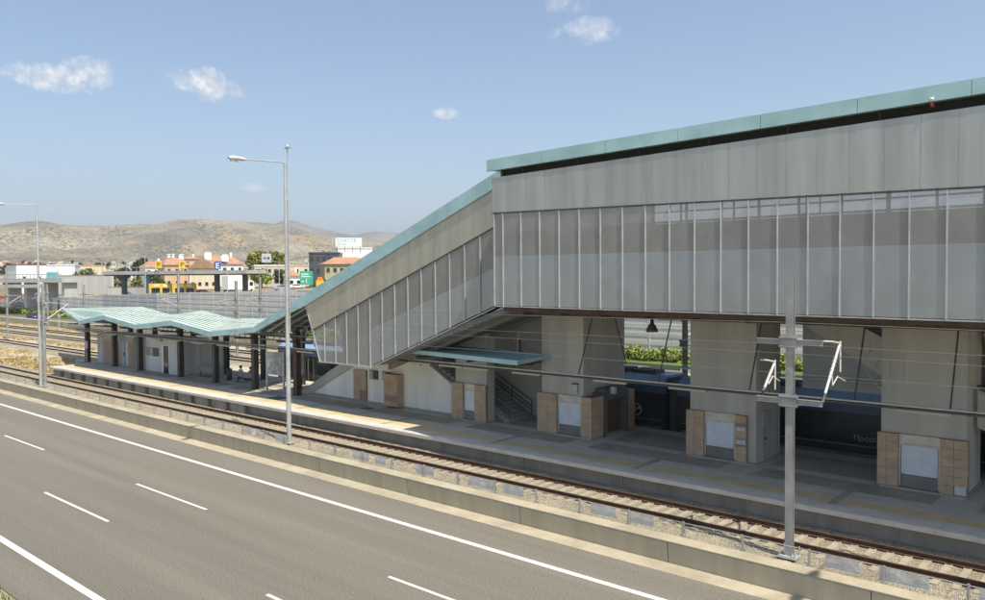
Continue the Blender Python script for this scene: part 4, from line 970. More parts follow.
def text(s, loc, size, material, parent, rot=(math.pi/2,0,0), name='lettering'):
    cu = bpy.data.curves.new(name, 'FONT'); cu.body = s; cu.size = size; cu.extrude = .004; cu.materials.append(material)
    o = bpy.data.objects.new(name, cu); COL.objects.link(o); o.rotation_euler = rot
    me = bpy.data.meshes.new_from_object(o.evaluated_get(bpy.context.evaluated_depsgraph_get())); bpy.data.objects.remove(o)
    o = bpy.data.objects.new(name, me); COL.objects.link(o); o.rotation_euler = rot
    if parent: o.parent = parent; o.location = Vector(loc)-parent_world(parent)
    else: o.location = loc
    return o
p = at_Y(853.5,440,TY)
text('Προαστιακός', (p.x, TY-.014, p.z), .34, m_letter, tr)

# ================================================================== LAMPS ON THE BARRIER
def lamp_post():
    t = thing('street_lamp', '', 'street lamp', (0,0,0), 'tall lamp posts along the barrier')
    b = MB(); b.tube((0,0,.0),(0,0,6.0),.135,.115,n=12); b.tube((0,0,6.0),(0,0,15.05),.112,.075,n=12); b.build('pole', m_galv, t, org=(0,0,0))
    b = MB(); b.box(-.25,-.2,-.0,.25,.2,.05)
    for sx in (-1,1):
        for sy in (-1,1): b.tube((sx*.2,sy*.15,.05),(sx*.2,sy*.15,.12),.025)
    b.build('base_plate', m_galv, t, org=(0,0,0))
    b = MB(); b.path([(0,0,15.0),(0,-.12,15.1),(0,-1.4,15.06),(0,-2.5,15.0)], .035); b.build('arm', m_galv, t, org=(0,0,0))
    b = MB(); n = 12
    prof_ = [(-2.35,.05,.05),(-2.6,.13,.09),(-2.95,.17,.12),(-3.2,.15,.1),(-3.34,.05,.04)]
    V = []
    for y, rw, rh in prof_:
        for i in range(n): a = 2*math.pi*i/n; V.append((rw*math.cos(a), y, 15.0+rh*math.sin(a)+(.03 if math.sin(a) > 0 else -.0)))
    b.add(V, [(k*n+i, k*n+(i+1) % n, (k+1)*n+(i+1) % n, (k+1)*n+i) for k in range(4) for i in range(n)], True); hd = b.build('lamp_head', mat('lamp_head_grey', (.50,.50,.47), .5), t, org=(0,0,0))
    b = MB(); b.box(-.1,-3.2,14.86,.1,-2.7,14.92); b.build('lens', mat('lamp_lens', (.55,.53,.46), .2), hd, org=(0,0,0))
    MB().box(-.03,-.16,7.0,.1,-.1,7.5).build('junction_box', m_galv, t, org=(0,0,0))
    return t
lp = lamp_post(); lp.location = (-36.15,24.72,.8); lp['label'] = 'tall grey street lamp with antenna rod, standing mid barrier before the canopy'
b = MB(); b.tube((.16,.05,6),(.16,.05,15.9),.03); b.bar((-.1,.05,15.85),(.5,.05,15.85),.1,.04); b.lathe((.16,.05,15.85), [(0,.2),(.08,.16),(.08,0),(0,0)], 8)
for z in (7,9,11,13): b.box(0,.02,z,.16,.08,z+.05)
base_parts = [c for c in COL.objects if c.parent == lp]
dup(lp, (-71.6,24.72,.8), 'tall grey street lamp farthest left, beside the left catenary mast')
dup(lp, (.35,24.72,.8), 'tall grey street lamp on the barrier beyond the right edge')
b.build('antenna_rod', m_galv, lp, org=(0,0,0))

# ================================================================== CATENARY MASTS
def h_section(b, x, y, z0, z1, s):
    b.box(x-s, y-s, z0, x+s, y-s+.02, z1); b.box(x-s, y+s-.02, z0, x+s, y+s, z1); b.box(x-.012, y-s+.02, z0, x+.012, y+s-.02, z1)
def cantilever(t, xe, sgn, zu, zl, yo, tube_m, name='cantilever', rz=0):
    """bracket at x=xe reaching +Y: stay tube, sloping insulated strut, dropper and registration arm"""
    b = MB(); b.path([(xe,.1,zu+.05),(xe,yo*.55,zu-.02),(xe,yo,zu-.12)], .03)
    b.tube((xe,yo,zu-.05),(xe,yo,zu-1.05),.03); b.path([(xe,yo*.55,zl+.75),(xe,yo*.56,zl+.45),(xe,yo*.85,zl+.68),(xe,yo*1.3,zl+.46)], .02); b.build(name, m_insul if tube_m is m_insul else m_galv, t, org=(0,0,0))
    b = MB(); b.tube((xe,.28,zl+.28),(xe,yo*.95,zu-.16),.042); 
    for k in range(6): q = .3+.08*k; b.tube((xe,.28+(yo*.95-.28)*q,zl+.28+(zu-.16-zl-.28)*q),(xe,.28+(yo*.95-.28)*(q+.02),zl+.28+(zu-.16-zl-.28)*(q+.02)),.06)
    b.build('insulated_strut', tube_m, t, org=(0,0,0))
    b = MB(); b.tube((xe,.05,zl+.02),(xe,.28,zl+.28),.045); b.build('strut_foot', m_dsteel, t, org=(0,0,0))
def mast(loc, h, label, double=True, tube_m=m_insul, zu=None, zl=None, s=.11, yo=1.7, w=.2):
    t = thing('catenary_mast', label, 'catenary mast', loc, 'steel catenary masts along the tracks')
    b = MB(); h_section(b, 0, 0, 0, h, s); b.build('post', m_mast, t, org=(0,0,0))
    b = MB(); b.box(-.3,-.26,-.02,.3,.26,.03)
    for sx in (-1,1):
        for sy in (-1,1): b.tube((sx*.24,sy*.2,.03),(sx*.24,sy*.2,.3),.022)
    b.build('base_plate', m_galv, t, org=(0,0,0))
    zu = h-2.0 if zu is None else zu; zl = zu-1.86 if zl is None else zl
    for z in (zu, zl):
        q = MB()
        if double: q.box(-1.03,-.12,z-.085,1.03,-.105,z+.085); q.box(-1.03,-.19,z-.085,1.03,-.121,z-.07); q.box(-1.03,-.19,z+.07,1.03,-.121,z+.085)
        else: q.box(-.1,-.2,z-.06,.1,.3,z+.06)
        q.build('crossbar', m_mast, t, org=(0,0,0))
        q = MB(); q.box(-.3,-.2,z-.16,.3,-.145,z-.11); q.box(-.3,-.2,z+.11,.3,-.145,z+.16); q.box(-.3,.145,z-.16,.3,.2,z-.11); q.box(-.26,-.16,z-.2,.26,-.12,z+.2) ; q.build('clamp', m_mast, t, org=(0,0,0))
    for xe in ((-.98, .98) if double else (0,)): cantilever(t, xe, 1, zu-(.7 if xe < 0 else 0), zl-(.1 if xe < 0 else 0), yo*(.75 if xe < 0 else 1), tube_m)
    return t
mast((-9.17,24.82,.82), 8.78, 'big galvanised catenary mast with two crossbars at the right foreground', zu=6.82, zl=4.96)
mast((-71.2,24.9,.82), 8.55, 'galvanised catenary mast close beside the farthest left street lamp', double=False, tube_m=m_pink, zu=6.9, zl=5.3, yo=2.0)
for (px_, yt, Y, lab, tm, yo) in [(685,300,41.9,'grey catenary mast behind the train seen between two bare pillars',m_insul,1.9),
        (178,270,48.6,'grey catenary mast with faded red bracket behind the folded canopy roof',m_pink,-2.2),
        (236,281,48.6,'grey catenary mast rising behind the right part of the folded canopy roof',m_galv,-2.2),
        (260,277,53.6,'grey catenary mast just left of the middle street lamp, behind tracks',m_galv,-2.0),
        (6,268,41.3,'grey catenary mast standing at the left picture edge',m_pink,1.9),
        (47,284,53.6,'grey catenary mast behind the farthest left street lamp, beyond four tracks',m_galv,-2.0),
        (84,285,53.6,'grey catenary mast behind the left tip of the folded canopy',m_galv,-2.0)]:
    p = at_Y(px_, yt, Y); h = max(6.5, p.z-.75)
    mast((p.x, Y, .75), h, lab, double=False, tube_m=tm, zu=min(6.5,h-.5), zl=min(5.0,h-2), yo=yo, s=.12)

# overhead wires
def wire(name, label, pts, r=.008):
    b = MB(); b.path(pts, r, 5); tag(b.build(name, m_wire), label, 'overhead wire')
def sag(xa, xb, y, z, s, n=14): return [(xa+(xb-xa)*i/n, y, z-4*s*(i/n)*(1-i/n)) for i in range(n+1)]
spans = [-190,-133,-71.2,-9.2,52]
msn = []; ctc = []
for a, c in zip(spans, spans[1:]): msn += sag(a, c, 26.5, CAMZ-2.4, .12)[0 if not msn else 1:]
wire('messenger_wire', 'upper thin messenger wire above the near track', msn)
wire('messenger_wire', 'second thin messenger wire just below the topmost above near track', [(x,y-.25,z-.28) for x, y, z in msn])
ct = [(-190,26.5,CAMZ-3.4),(-71.2,26.4,CAMZ-3.4),(-9.2,26.6,CAMZ-3.4),(52,26.5,CAMZ-3.4)]
wire('contact_wire', 'lowest thin contact wire above the near track', ct)
wire('feeder_wire', 'thin feeder wire in front of the masts, higher than crossbars', [p_ for a, c in zip(spans, spans[1:]) for p_ in sag(a, c, 24.75, CAMZ-1.55, .15)], .009)
wire('contact_wire', 'thin contact wire above the train track', [(-190,38.75,CAMZ-3.4),(52,38.75,CAMZ-3.4)])
wire('messenger_wire', 'thin messenger wire above the train track', [p_ for a, c in zip(spans, spans[1:]) for p_ in sag(a, c, 38.75, CAMZ-2.3, .15)])
wire('contact_wire', 'thin contact wire above the third track behind platform', [(-190,46.2,CAMZ-3.4),(0,46.2,CAMZ-3.4)], .014)
wire('messenger_wire', 'thin messenger wire above the third track behind platform', [(-190,46.2,CAMZ-2.3),(0,46.2,CAMZ-2.3)], .014)
wire('contact_wire', 'thin contact wire above the farthest track', [(-190,50.9,CAMZ-3.4),(0,50.9,CAMZ-3.4)], .014)
b = MB()
for xa, xb, dz in ((-8.4,-7.6,.0),):
    b.path([(-8.15,26.5,CAMZ-2.75),(-8.45,26.5,CAMZ-3.0),(-8.5,26.5,CAMZ-3.3)], .012)
for k in range(8): x = -66+7.4*k; b.tube((x,26.5,CAMZ-2.5),(x,26.5,CAMZ-3.4),.006,n=4)
tag(b.build('dropper_wires', m_wire), 'thin vertical droppers between the wires over near track', 'overhead wire')
# cable loops and clamps hanging on the wires before the third pillar
b = MB()
def arc(cx, cz, rx, rz_, a0, a1, n=10): return [(cx+rx*math.cos(R(a0+(a1-a0)*i/n)), 26.5, cz+rz_*math.sin(R(a0+(a1-a0)*i/n))) for i in range(n+1)]
b.path(arc(-7.1,CAMZ-2.9,.35,.48,110,250), .012); b.path(arc(-6.85,CAMZ-3.2,.33,.5,110,260), .012)
for x in (-6.7,-6.3): b.tube((x,26.5,CAMZ-2.5),(x,26.5,CAMZ-3.4),.008)
tag(b.build('jumper_cable', m_cable), 'looped jumper cables hanging from wires before third pillar', 'cable')

# ================================================================== FAR WALL, HEDGE, CARS
b = MB(); x = -420; i = 0; random.seed(5)
mats_w = [mat('noise_panel_grey', (.70,.67,.62), .8, scale=.3, var=.08), mat('noise_panel_dark', (.52,.52,.52), .8, scale=.3, var=.08), mat('noise_panel_pale', (.74,.71,.63), .8, scale=.3, var=.06)]
nw = thing('noise_wall', 'long ribbed grey noise barrier wall along the far service road', 'noise wall', (-100,70,1.5))
pan = [MB(), MB(), MB()]
while x < X1:
    c = 1 if -172 < x < -147 else (2 if x > -75 or -143 < x < -140 else 0)
    wd = 4.0; zt_ = wall_top(x+2)
    k = 1.4
    while k < zt_-.05:
        pan[c].box(x+.05, 70.0+.03*(int(k/.42) % 2), k, x+wd-.05, 70.25, min(k+.41, zt_)); k += .42
    pan[c].box(x-.05, 69.985, 1.3, x+.05, 70.3, zt_+.02)
    x += wd
for q, nm in zip(pan, mats_w): q.build('wall_panels', nm, nw)
def leaf_mass(b, c, r, n, size, squash=1.0, shell=.55):
    for _ in range(n):
        d = Vector((random.gauss(0,1), random.gauss(0,1), random.gauss(0,1))).normalized(); k = shell+(1-shell)*random.random()
        p = Vector((c[0]+d.x*r[0]*k, c[1]+d.y*r[1]*k, c[2]+d.z*r[2]*k*squash))
        n_ = Vector((random.gauss(0,1), random.gauss(0,1), random.gauss(0,1)+.6)).normalized(); u = n_.orthogonal().normalized(); v = n_.cross(u); s = size*random.uniform(.6,1.3)
        b.add([p-u*s-v*s*.5, p+u*s*.2-v*s*.7, p+u*s+v*s*.5, p-u*s*.2+v*s*.7], [(0,1,2,3)])
random.seed(21)
b = MB(); b.sharp = False
x = -235
while x < 4:
    leaf_mass(b, (x, 67.6+random.uniform(-.5,.5), 2.0+random.uniform(-.2,.25)), (1.0,1.1,random.uniform(.6,.95)), 150 if x > -70 else 30, .16 if x > -70 else .3, shell=.25); x += .8
o = b.build('hedge', m_hedge); o['kind'] = 'stuff'; tag(o, 'long low green hedge at the foot of the noise wall', 'hedge')
b = MB(); b.sharp = False
for _ in range(26000):
    x = random.uniform(-190,-78.5); y = random.choice((random.uniform(28.7,36), random.uniform(28.9,33), random.uniform(42,44.3) if x < -95 else random.uniform(30,35), random.uniform(53,57) if x < -95 else random.uniform(30,34)))
    dn = noise.noise(Vector((x*.13,y*.35,1)))
    if dn < -.28: continue
    hh = random.uniform(.12,.34)*(.7+dn); a = random.uniform(0,math.pi); u = Vector((math.cos(a),math.sin(a),0))*random.uniform(.05,.16); l = Vector((random.uniform(-.15,.15),random.uniform(-.15,.15),hh))
    P0 = Vector((x,y,.56)); b.add([P0-u,P0+u,P0+u*.4+l,P0-u*.5+l*.9], [(0,1,2,3)])
o = b.build('dry_grass', m_dgrass); o['kind'] = 'stuff'; tag(o, 'dry yellow grass beside the tracks beyond the platform end', 'grass')
b = MB(); b.sharp = False
for _ in range(2600):
    x = random.uniform(-70,-22); y = 8.36-abs(random.gauss(0,.5))-.05; hh = random.uniform(.08,.3); a = random.uniform(0,math.pi); u = Vector((math.cos(a),math.sin(a),0))*.02; l = Vector((random.uniform(-.1,.1),random.uniform(-.1,.1),hh)); P0 = Vector((x,y,-.03))
    b.add([P0-u,P0+u,P0+l], [(0,1,2)])
o = b.build('verge_grass', m_ggrass); o['kind'] = 'stuff'; tag(o, 'green grass at the near edge of the highway', 'grass')

def car(loc, rz, col, label, van=False):
    t = thing('parked_van' if van else 'parked_car', label, 'van' if van else 'car', loc, rz=rz)
    H = 1.9 if van else 1.45
    prof_ = [(-2.1,.3),(2.1,.3),(2.15,.62),(1.9,.86),(1.0,.95),(.4,H),(-1.3,H),(-1.9,1.0),(-2.15,.9),(-2.18,.5)] if not van else [(-2.3,.3),(2.2,.3),(2.3,.8),(1.9,1.05),(1.2,H),(-2.25,H),(-2.32,.6)]
    b = MB(); b.prism(prof_, -.85, .85); bd = bevel(b.build('body', mat('paint_'+label[:6], col, .3, .1, spec=.6), t, org=(0,0,0)), .08, 3)
    b = MB()
    for s in (-1,1): y = s*.855; b.add([(.85,y,.98),(.35,y,H-.1),(-1.2,y,H-.1),(-1.65,y,1.02)], [(0,1,2,3)])
    b.add([(1.02,-.7,.98),(1.02,.7,.98),(.46,.65,H-.05),(.46,-.65,H-.05)], [(0,1,2,3)]); b.build('window', m_glass_d, bd, org=(0,0,0))
    for sx in (-1.35,1.35):
        for sy in (-1,1): b = MB(); b.tube((sx,sy*.72,.32),(sx,sy*.88,.32),.32,n=16); b.mat(1).tube((sx,sy*.88,.32),(sx,sy*.885,.32),.18,n=12); b.build('wheel', [m_cable, m_galv], t, org=(0,0,0))
    for sy in (-.6,.6): MB().box(2.08,sy-.15,.62,2.17,sy+.15,.76).build('headlight', mat('headlight', (.7,.7,.68), .15), t, org=(0,0,0))
    return t
p = at_Z(32.5, 320.5, 1.2); car((-180,61.2,1.2), .0, (.03,.045,.16), 'dark blue car driving along the far service road')
car((-153.5,60.6,1.2), math.pi, (.72,.73,.74), 'white van parked on service road behind canopy tip', van=True)
t = thing('trackside_cabinet', 'small white cabinet on a post beside the far tracks', 'cabinet', (-118,54.5,.7))
MB().tube((-118,54.5,.6),(-118,54.5,2.0),.05).build('post', m_galv, t); MB().box(-118.4,54.3,1.9,-117.6,54.7,2.9).build('box', mat('white_cabinet', (.7,.7,.66), .5), t)
def signal(loc, label):
    t = thing('railway_signal', label, 'railway signal', loc, 'railway signals')
    MB().tube(loc, Vector(loc)+Vector((0,0,4.4)), .07).build('post', m_galv, t)
    x, y, z = loc; b = MB(); b.box(x-.35,y-.1,z+3.4,x+.35,y+.1,z+5.2); hd = b.build('signal_head', m_cable, t)
    b = MB(); [b.tube((x,y-.1,z+3.8+k*.5),(x,y-.16,z+3.8+k*.5),.12,n=10) for k in range(3)]; b.build('lens', m_glass_d, hd)
signal((-201,54.6,.7), 'black headed railway signal at far left before the hedge')
signal((-149,54.6,.7), 'black headed railway signal left of the folded canopy, before noise wall')

# ================================================================== TOWN BEYOND THE WALL
def face_rz(p): return math.atan2(-p.x, p.y)        # turn a front towards the viewer
def tree(px_, ytop, ybase, w_, rpx, label, leaf, n=900, size=.42, kind='broad'):
    ptop = at_w(px_, ytop, w_); pb = at_w(px_, ybase, w_); gz = town_z(pb.x, pb.y); h = ptop.z-gz; r = rpx*w_/F_PX
    t = thing('tree', label, 'tree', (pb.x,pb.y,gz)); b = MB(); b.tube((0,0,-.2),(.1,0,h*.45),.04*h*.5+.08,.03*h*.5,n=7)
    for k in range(5): a = k*1.3; b.tube((.1,0,h*.35),(math.cos(a)*r*.6,math.sin(a)*r*.6,h*.7),.07,.03,n=5)
    b.build('trunk', m_bark, t, org=(0,0,0)); b = MB(); b.sharp = False
    for k in range(11):
        a = random.uniform(0,6.28); q = random.uniform(.1,.7); zz = random.uniform(.38,.86)
        rr = r*random.uniform(.34,.6)*(1.1-.4*zz); leaf_mass(b, (math.cos(a)*r*q*(1.15-.5*zz), math.sin(a)*r*q*(1.15-.5*zz), h*zz), (rr,rr,min(rr,h*.2)), n//11, size, shell=.35)
    leaf_mass(b, (0,0,h*.62), (r*.65,r*.65,h*.36), n//4, size, shell=.3)
    b.build('crown', leaf, t, org=(0,0,0)); return t
l_dark = mat('dark_foliage', (.055,.08,.03), .9, scale=.8, c2=(.03,.045,.02), spec=.15)
l_mid = mat('mid_foliage', (.105,.13,.04), .9, scale=.7, c2=(.05,.07,.025), spec=.15)
l_yel = mat('yellow_green_foliage', (.32,.31,.075), .9, scale=.7, c2=(.17,.18,.045), spec=.15)
l_oliv = mat('olive_foliage', (.25,.25,.11), .9, scale=.7, c2=(.15,.155,.07), spec=.15)
random.seed(31)
tree(142,258,284,330,10,'round dark green tree rising behind the flat station roof', l_dark, 1500, .7)
tree(117,272,296,210,13,'grey green bushy tree under left end of the flat roof', l_oliv, 900, .4)
tree(137,276,292,205,8,'small olive tree between first two columns of flat roof', l_oliv, 600, .4)
tree(158,275,290,215,10,'leafy green tree behind the yellow booth', l_mid, 800, .4)
tree(88,268,281,300,16,'low olive bush beside the long orange house', l_oliv, 700, .5)
tree(258,250,284,300,15,'tall yellow green tree behind the grey road sign', l_yel, 1500, .6)
tree(277,250,284,310,14,'tall yellow green tree left of the middle street lamp', l_yel, 1500, .6)
tree(262,268,290,240,14,'bright green bush at the foot of the grey road sign', mat('bright_foliage', (.33,.36,.06), .9, scale=.7, c2=(.19,.23,.045)), 900, .45)
tree(281,270,291,230,9,'dark green bush right of the bright green bush', l_mid, 700, .4)
tree(322,278,292,200,8,'small green bush at the foot of the dark modern building', l_mid, 500, .35)
tree(336,258,285,240,7,'yellow green tree in front of the orange roofed building', l_yel, 700, .4)
tree(52,285,296,250,9,'low green shrub under the concrete overpass', l_mid, 500, .4)

def house(px0, px1, ytop, w_, wallm, label, roof='flat', roofm=None, rh=2.2, depth=9, nwin=3, rows=2, tilt=.25, name='house', cat='house', chimney=True, base_drop=0):
    pc = at_w((px0+px1)/2, ytop, w_); gz = town_z(pc.x, pc.y)-.4-base_drop; H = max(2.5, pc.z-gz); W = (px1-px0)*w_/F_PX
    t = thing(name, label, cat, (pc.x,pc.y,gz), rz=face_rz(pc)+tilt)
    b = MB(); b.box(-W/2,0,0,W/2,depth,H); wl = b.build('wall', wallm, t, org=(0,0,0))
    if roof == 'flat':
        b = MB(); b.box(-W/2-.15,-.15,H+.003,W/2+.15,depth+.15,H+.4); b.build('roof', roofm or wallm, t, org=(0,0,0))
    elif roof == 'hip':
        e = .5; b = MB(); V = [(-W/2-e,-e,H),(W/2+e,-e,H),(W/2+e,depth+e,H),(-W/2-e,depth+e,H),(-W/4,depth/2,H+rh),(W/4,depth/2,H+rh)]
        b.add(V, [(0,1,5,4),(1,2,5),(2,3,4,5),(3,0,4),(3,2,1,0)]); rf_ = b.build('roof', roofm, t, org=(0,0,0))
        if chimney: MB().box(W*.2,depth*.4,H+rh*.3,W*.2+.7,depth*.4+.7,H+rh+1.1).build('chimney', m_white, rf_, org=(0,0,0))
    elif roof == 'gable':
        e = .4; b = MB(); V = [(-W/2-e,-e,H-.1),(W/2+e,-e,H-.1),(W/2+e,depth+e,H-.1),(-W/2-e,depth+e,H-.1),(0,-e,H+rh),(0,depth+e,H+rh)]
        b.add(V, [(0,4,5,3),(1,2,5,4),(0,1,4),(2,3,5)]); b.build('roof', roofm, t, org=(0,0,0))
    for r_ in range(rows):
        for k in range(nwin):
            x = -W/2+W*(k+.5)/nwin; z = H*(r_+.55)/rows
            f = MB(); f.box(x-.55,-.06,z-.65,x+.55,-.003,z+.65); f = f.build('window', (m_dsteel if wallm is m_dk else m_alu), t, org=(0,0,0)); MB().box(x-.45,-.09,z-.55,x+.45,-.063,z+.55).build('pane', m_glass_d, f, org=(0,0,0))
    return t, W, H
m_or = mat('orange_roof_tile', (.37,.205,.125), .85, scale=.5, var=.18)
m_br = mat('brown_roof_tile', (.30,.20,.12), .85, scale=.5, var=.2)
m_dk = mat('dark_facade', (.075,.08,.095), .4, scale=.5, var=.2)
m_peach = stucco('peach_wall', (.62,.42,.27)); m_cream = stucco('cream_wall', (.62,.54,.40)); m_beige = stucco('beige_wall', (.50,.45,.36))
m_red = mat('dark_red_roof', (.30,.06,.05), .7)
m_wb = stucco('bright_white_wall', (.78,.78,.76))
t, W, H = house(18, 45, 265, 290, m_wb, 'white industrial hall with dark red roof edge at far left', 'flat', m_red, depth=14, nwin=2, rows=1, name='industrial_hall', cat='building')
t, W, H = house(44, 73, 265.5, 300, m_wb, 'white industrial hall with turquoise panel, right of the red edged one', 'flat', m_wb, depth=14, nwin=1, rows=1, name='industrial_hall', cat='building', tilt=-.15)
MB().box(-W*.42,-.14,H*.25,-W*.02,-.01,H*.75).build('turquoise_panel', mat('turquoise_panel', (.12,.42,.50), .6), t, org=(0,0,0))
house(73, 104, 266, 330, m_cream, 'long low orange tinted house right of the white halls', 'flat', mat('ochre_roof', (.60,.36,.14), .8), depth=10, nwin=5, rows=1, tilt=.1)
house(165, 189, 265, 270, m_peach, 'peach house with orange hip roof behind the yellow booths', 'hip', m_or, 2.6, nwin=3)
house(146, 166, 267, 300, m_white, 'white house with orange hip roof left of the peach house', 'hip', m_or, 2.2, nwin=3)
house(184, 199, 259, 330, m_peach, 'tall peach house with white chimneys behind the toll roof', 'hip', m_or, 1.2, nwin=2, rows=3)
house(190, 216, 268, 255, m_cream, 'house with wide brown gabled roof behind the flat roof', 'gable', m_br, 3.6, nwin=4, tilt=.05)
house(206, 243, 264, 275, m_wb, 'large white house with orange hip roof beside the truck', 'hip', m_or, 3.0, nwin=5, tilt=.2)
house(255, 284, 266, 270, m_beige, 'beige flat roofed building behind the bright green bush', 'flat', m_white, depth=12, nwin=5, tilt=.1, name='office_building', cat='building')
house(284, 310, 266, 280, m_cream, 'cream flat roofed building behind the green motorway sign', 'flat', m_cream, depth=12, nwin=3, tilt=.1, name='office_building', cat='building')
house(288, 302, 276, 225, m_white, 'small white kiosk house with orange roof left of green sign', 'hip', m_or, 1.4, nwin=2, rows=1)
t, W, H = house(309, 339, 253.5, 235, m_dk, 'dark grey modern office block beneath the billboard', 'flat', m_dk, depth=12, nwin=5, rows=3, tilt=-.1, name='office_block', cat='building')
t, W, H = house(338, 372, 248.5, 262, m_wb, 'white flat building rising behind the orange roofed one', 'flat', m_wb, depth=12, nwin=0, rows=0, tilt=.05, name='office_block', cat='building')
house(325, 372, 264, 205, mat('yellow_green_wall', (.46,.42,.24), .85, scale=.5, c2=(.32,.29,.19)), 'yellow green house with wide orange roof before the white building', 'hip', m_or, 1.9, nwin=7, tilt=.15, chimney=False)
# solar heaters on the roofs, white chimneys
def solar(px_, y, w_, label):
    p = at_w(px_, y, w_); rz = face_rz(p); t = thing('solar_heater', label, 'solar water heater', p, 'roof solar water heaters', rz=rz)
    b = MB(); b.add([(-1.1,-.8,-1.6),(1.1,-.8,-1.6),(1.1,.5,.4),(-1.1,.5,.4),(-1.1,-.7,-1.65),(1.1,-.7,-1.65),(1.1,.6,.35),(-1.1,.6,.35)], [(0,1,2,3),(7,6,5,4),(0,4,5,1),(1,5,6,2),(2,6,7,3),(3,7,4,0)]); b.build('collector', mat('collector_grey', (.45,.47,.5), .3), t, org=(0,0,0))
    b = MB(); b.tube((-1.0,.75,.5),(1.0,.75,.5),.35,n=12); b.build('tank', m_wb, t, org=(0,0,0)); b = MB(); [b.tube((s*.9,.8,.3),(s*.9,.9,-3.6),.06) for s in (-1,1)]; b.build('stand', m_galv, t, org=(0,0,0))
solar(208,255,262,'tilted solar water heater on the brown gabled roof'); solar(225,257,275,'tilted solar water heater on the large white house')
for px_, lab in ((168,'white chimney left of three above the orange roofs'),(172.5,'white chimney in the middle of three above the orange roofs'),(181.5,'white chimney at right of three above the orange roofs')):
    p = at_w(px_, 254, 300); b = MB(); b.box(p.x-.6,p.y-.5,p.z-4.5,p.x+.6,p.y+.5,p.z-.3); b.box(p.x-.75,p.y-.65,p.z-.3,p.x+.75,p.y+.65,p.z); tag(b.build('chimney_stack', m_wb), lab, 'chimney', 'white chimneys above the orange roofs')

# flat-roofed filling-station style canopy with its columns, booths and roof signs
wS = 178.
A = at_w(102.5, 271.5, wS); B = at_w(246, 271.5, wS*.93); dirv = (B-A); rz = math.atan2(dirv.y, dirv.x); LN = math.hypot(dirv.x, dirv.y)
st_ = thing('station_roof', 'long thin flat roof on dark columns behind the noise wall', 'flat roof', A, rz=rz)
b = MB(); b.box(0,-.1,-.75,LN,7,.0); b.build('roof_slab', mat('roof_grey', (.40,.40,.38), .7, scale=.3), st_, org=(0,0,0))
b = MB(); b.box(0,.3,-1.0,LN,.5,-.76); b.box(0,6,-1.0,LN,6.3,-.76); b.build('edge_beam', m_dsteel, st_, org=(0,0,0))
b = MB(); b.box(0,6.9,.9,LN*.42,7.1,1.0); [b.box(i*3.0,6.95,0,i*3.0+.08,7.05,.95) for i in range(int(LN*.14))]; b.build('roof_rail', m_galv, st_, org=(0,0,0))
gzS = -1.0
for px_, mcol in ((116,'green'),(142,'teal'),(211,'dark'),(238,'dark')):
    q = (px_-102.5)/(246-102.5)*LN; cm = {'green': mat('dark_green_column', (.10,.15,.14), .7), 'teal': mat('teal_column', (.16,.36,.34), .7), 'dark': m_dsteel}[mcol]
    b = MB(); b.box(q-.45,2.2,-6.2,q+.45,3.0,-.76); b.build('column', cm, st_, org=(0,0,0))
def roof_sign(px_, y, s, back, glyph, label, gm):
    p = at_w(px_, y, wS*.97); rzz = face_rz(p); t = thing('roof_sign', label, 'sign', p, rz=rzz)
    b = MB(); b.box(-s*.8,0,-s,s*.8,.3,s); b.build('board', back, t, org=(0,0,0)); text(glyph, (-s*.5,-.03,-s*.75), s*2.0, gm, None).parent = t
    b = MB(); b.box(-.1,.1,-s-1.2,.1,.25,-s); b.build('post', m_dsteel, t, org=(0,0,0))
m_yel = mat('sign_yellow', (.66,.45,.06), .6); m_blu = mat('sign_blue', (.03,.09,.34), .6)
roof_sign(158.5,264.5,.8,m_yel,'P','yellow roof sign above the left yellow booth',m_brown); roof_sign(182,264.5,.8,m_yel,'P','yellow roof sign above the right yellow booth',m_brown)
roof_sign(217.5,265.5,.85,m_blu,'E','blue roof sign with white E on the flat roof',m_wb)
def booth(px0, px1, y0, y1, w_, label):
    p = at_w((px0+px1)/2, y1, w_); W = (px1-px0)*w_/F_PX; H = (y1-y0)*w_/F_PX; t = thing('toll_booth', label, 'booth', p, 'yellow booths under the flat roof', rz=face_rz(p))
    b = MB(); b.box(-W/2,0,H*.62,W/2,2.5,H); b.build('canopy', m_yel, t, org=(0,0,0))
    for x in (-W/2, -W*.03, W/2-.5): b = MB(); b.box(x,0,-1.5,x+.5,2.4,H*.615); b.build('pier', m_yel, t, org=(0,0,0))
    b = MB(); b.box(-W/2+.55,.5,-1.5,W/2-.55,2.2,H*.6); b.build('counter', m_dk, t, org=(0,0,0))
    b = MB(); b.box(-W*.3,-.04,H*.72,-W*.05,-.01,H*.92); b.box(W*.1,-.04,H*.7,W*.3,-.01,H*.9); b.build('panel', mat('pale_yellow_panel', (.82,.68,.35), .6), t, org=(0,0,0))
booth(150,171.5,283.5,295,wS*.97,'yellow booth with dark counter, wider left one of the pair'); booth(173.5,196,283.5,295,wS*.97,'yellow booth with dark counter, right one of the pair')
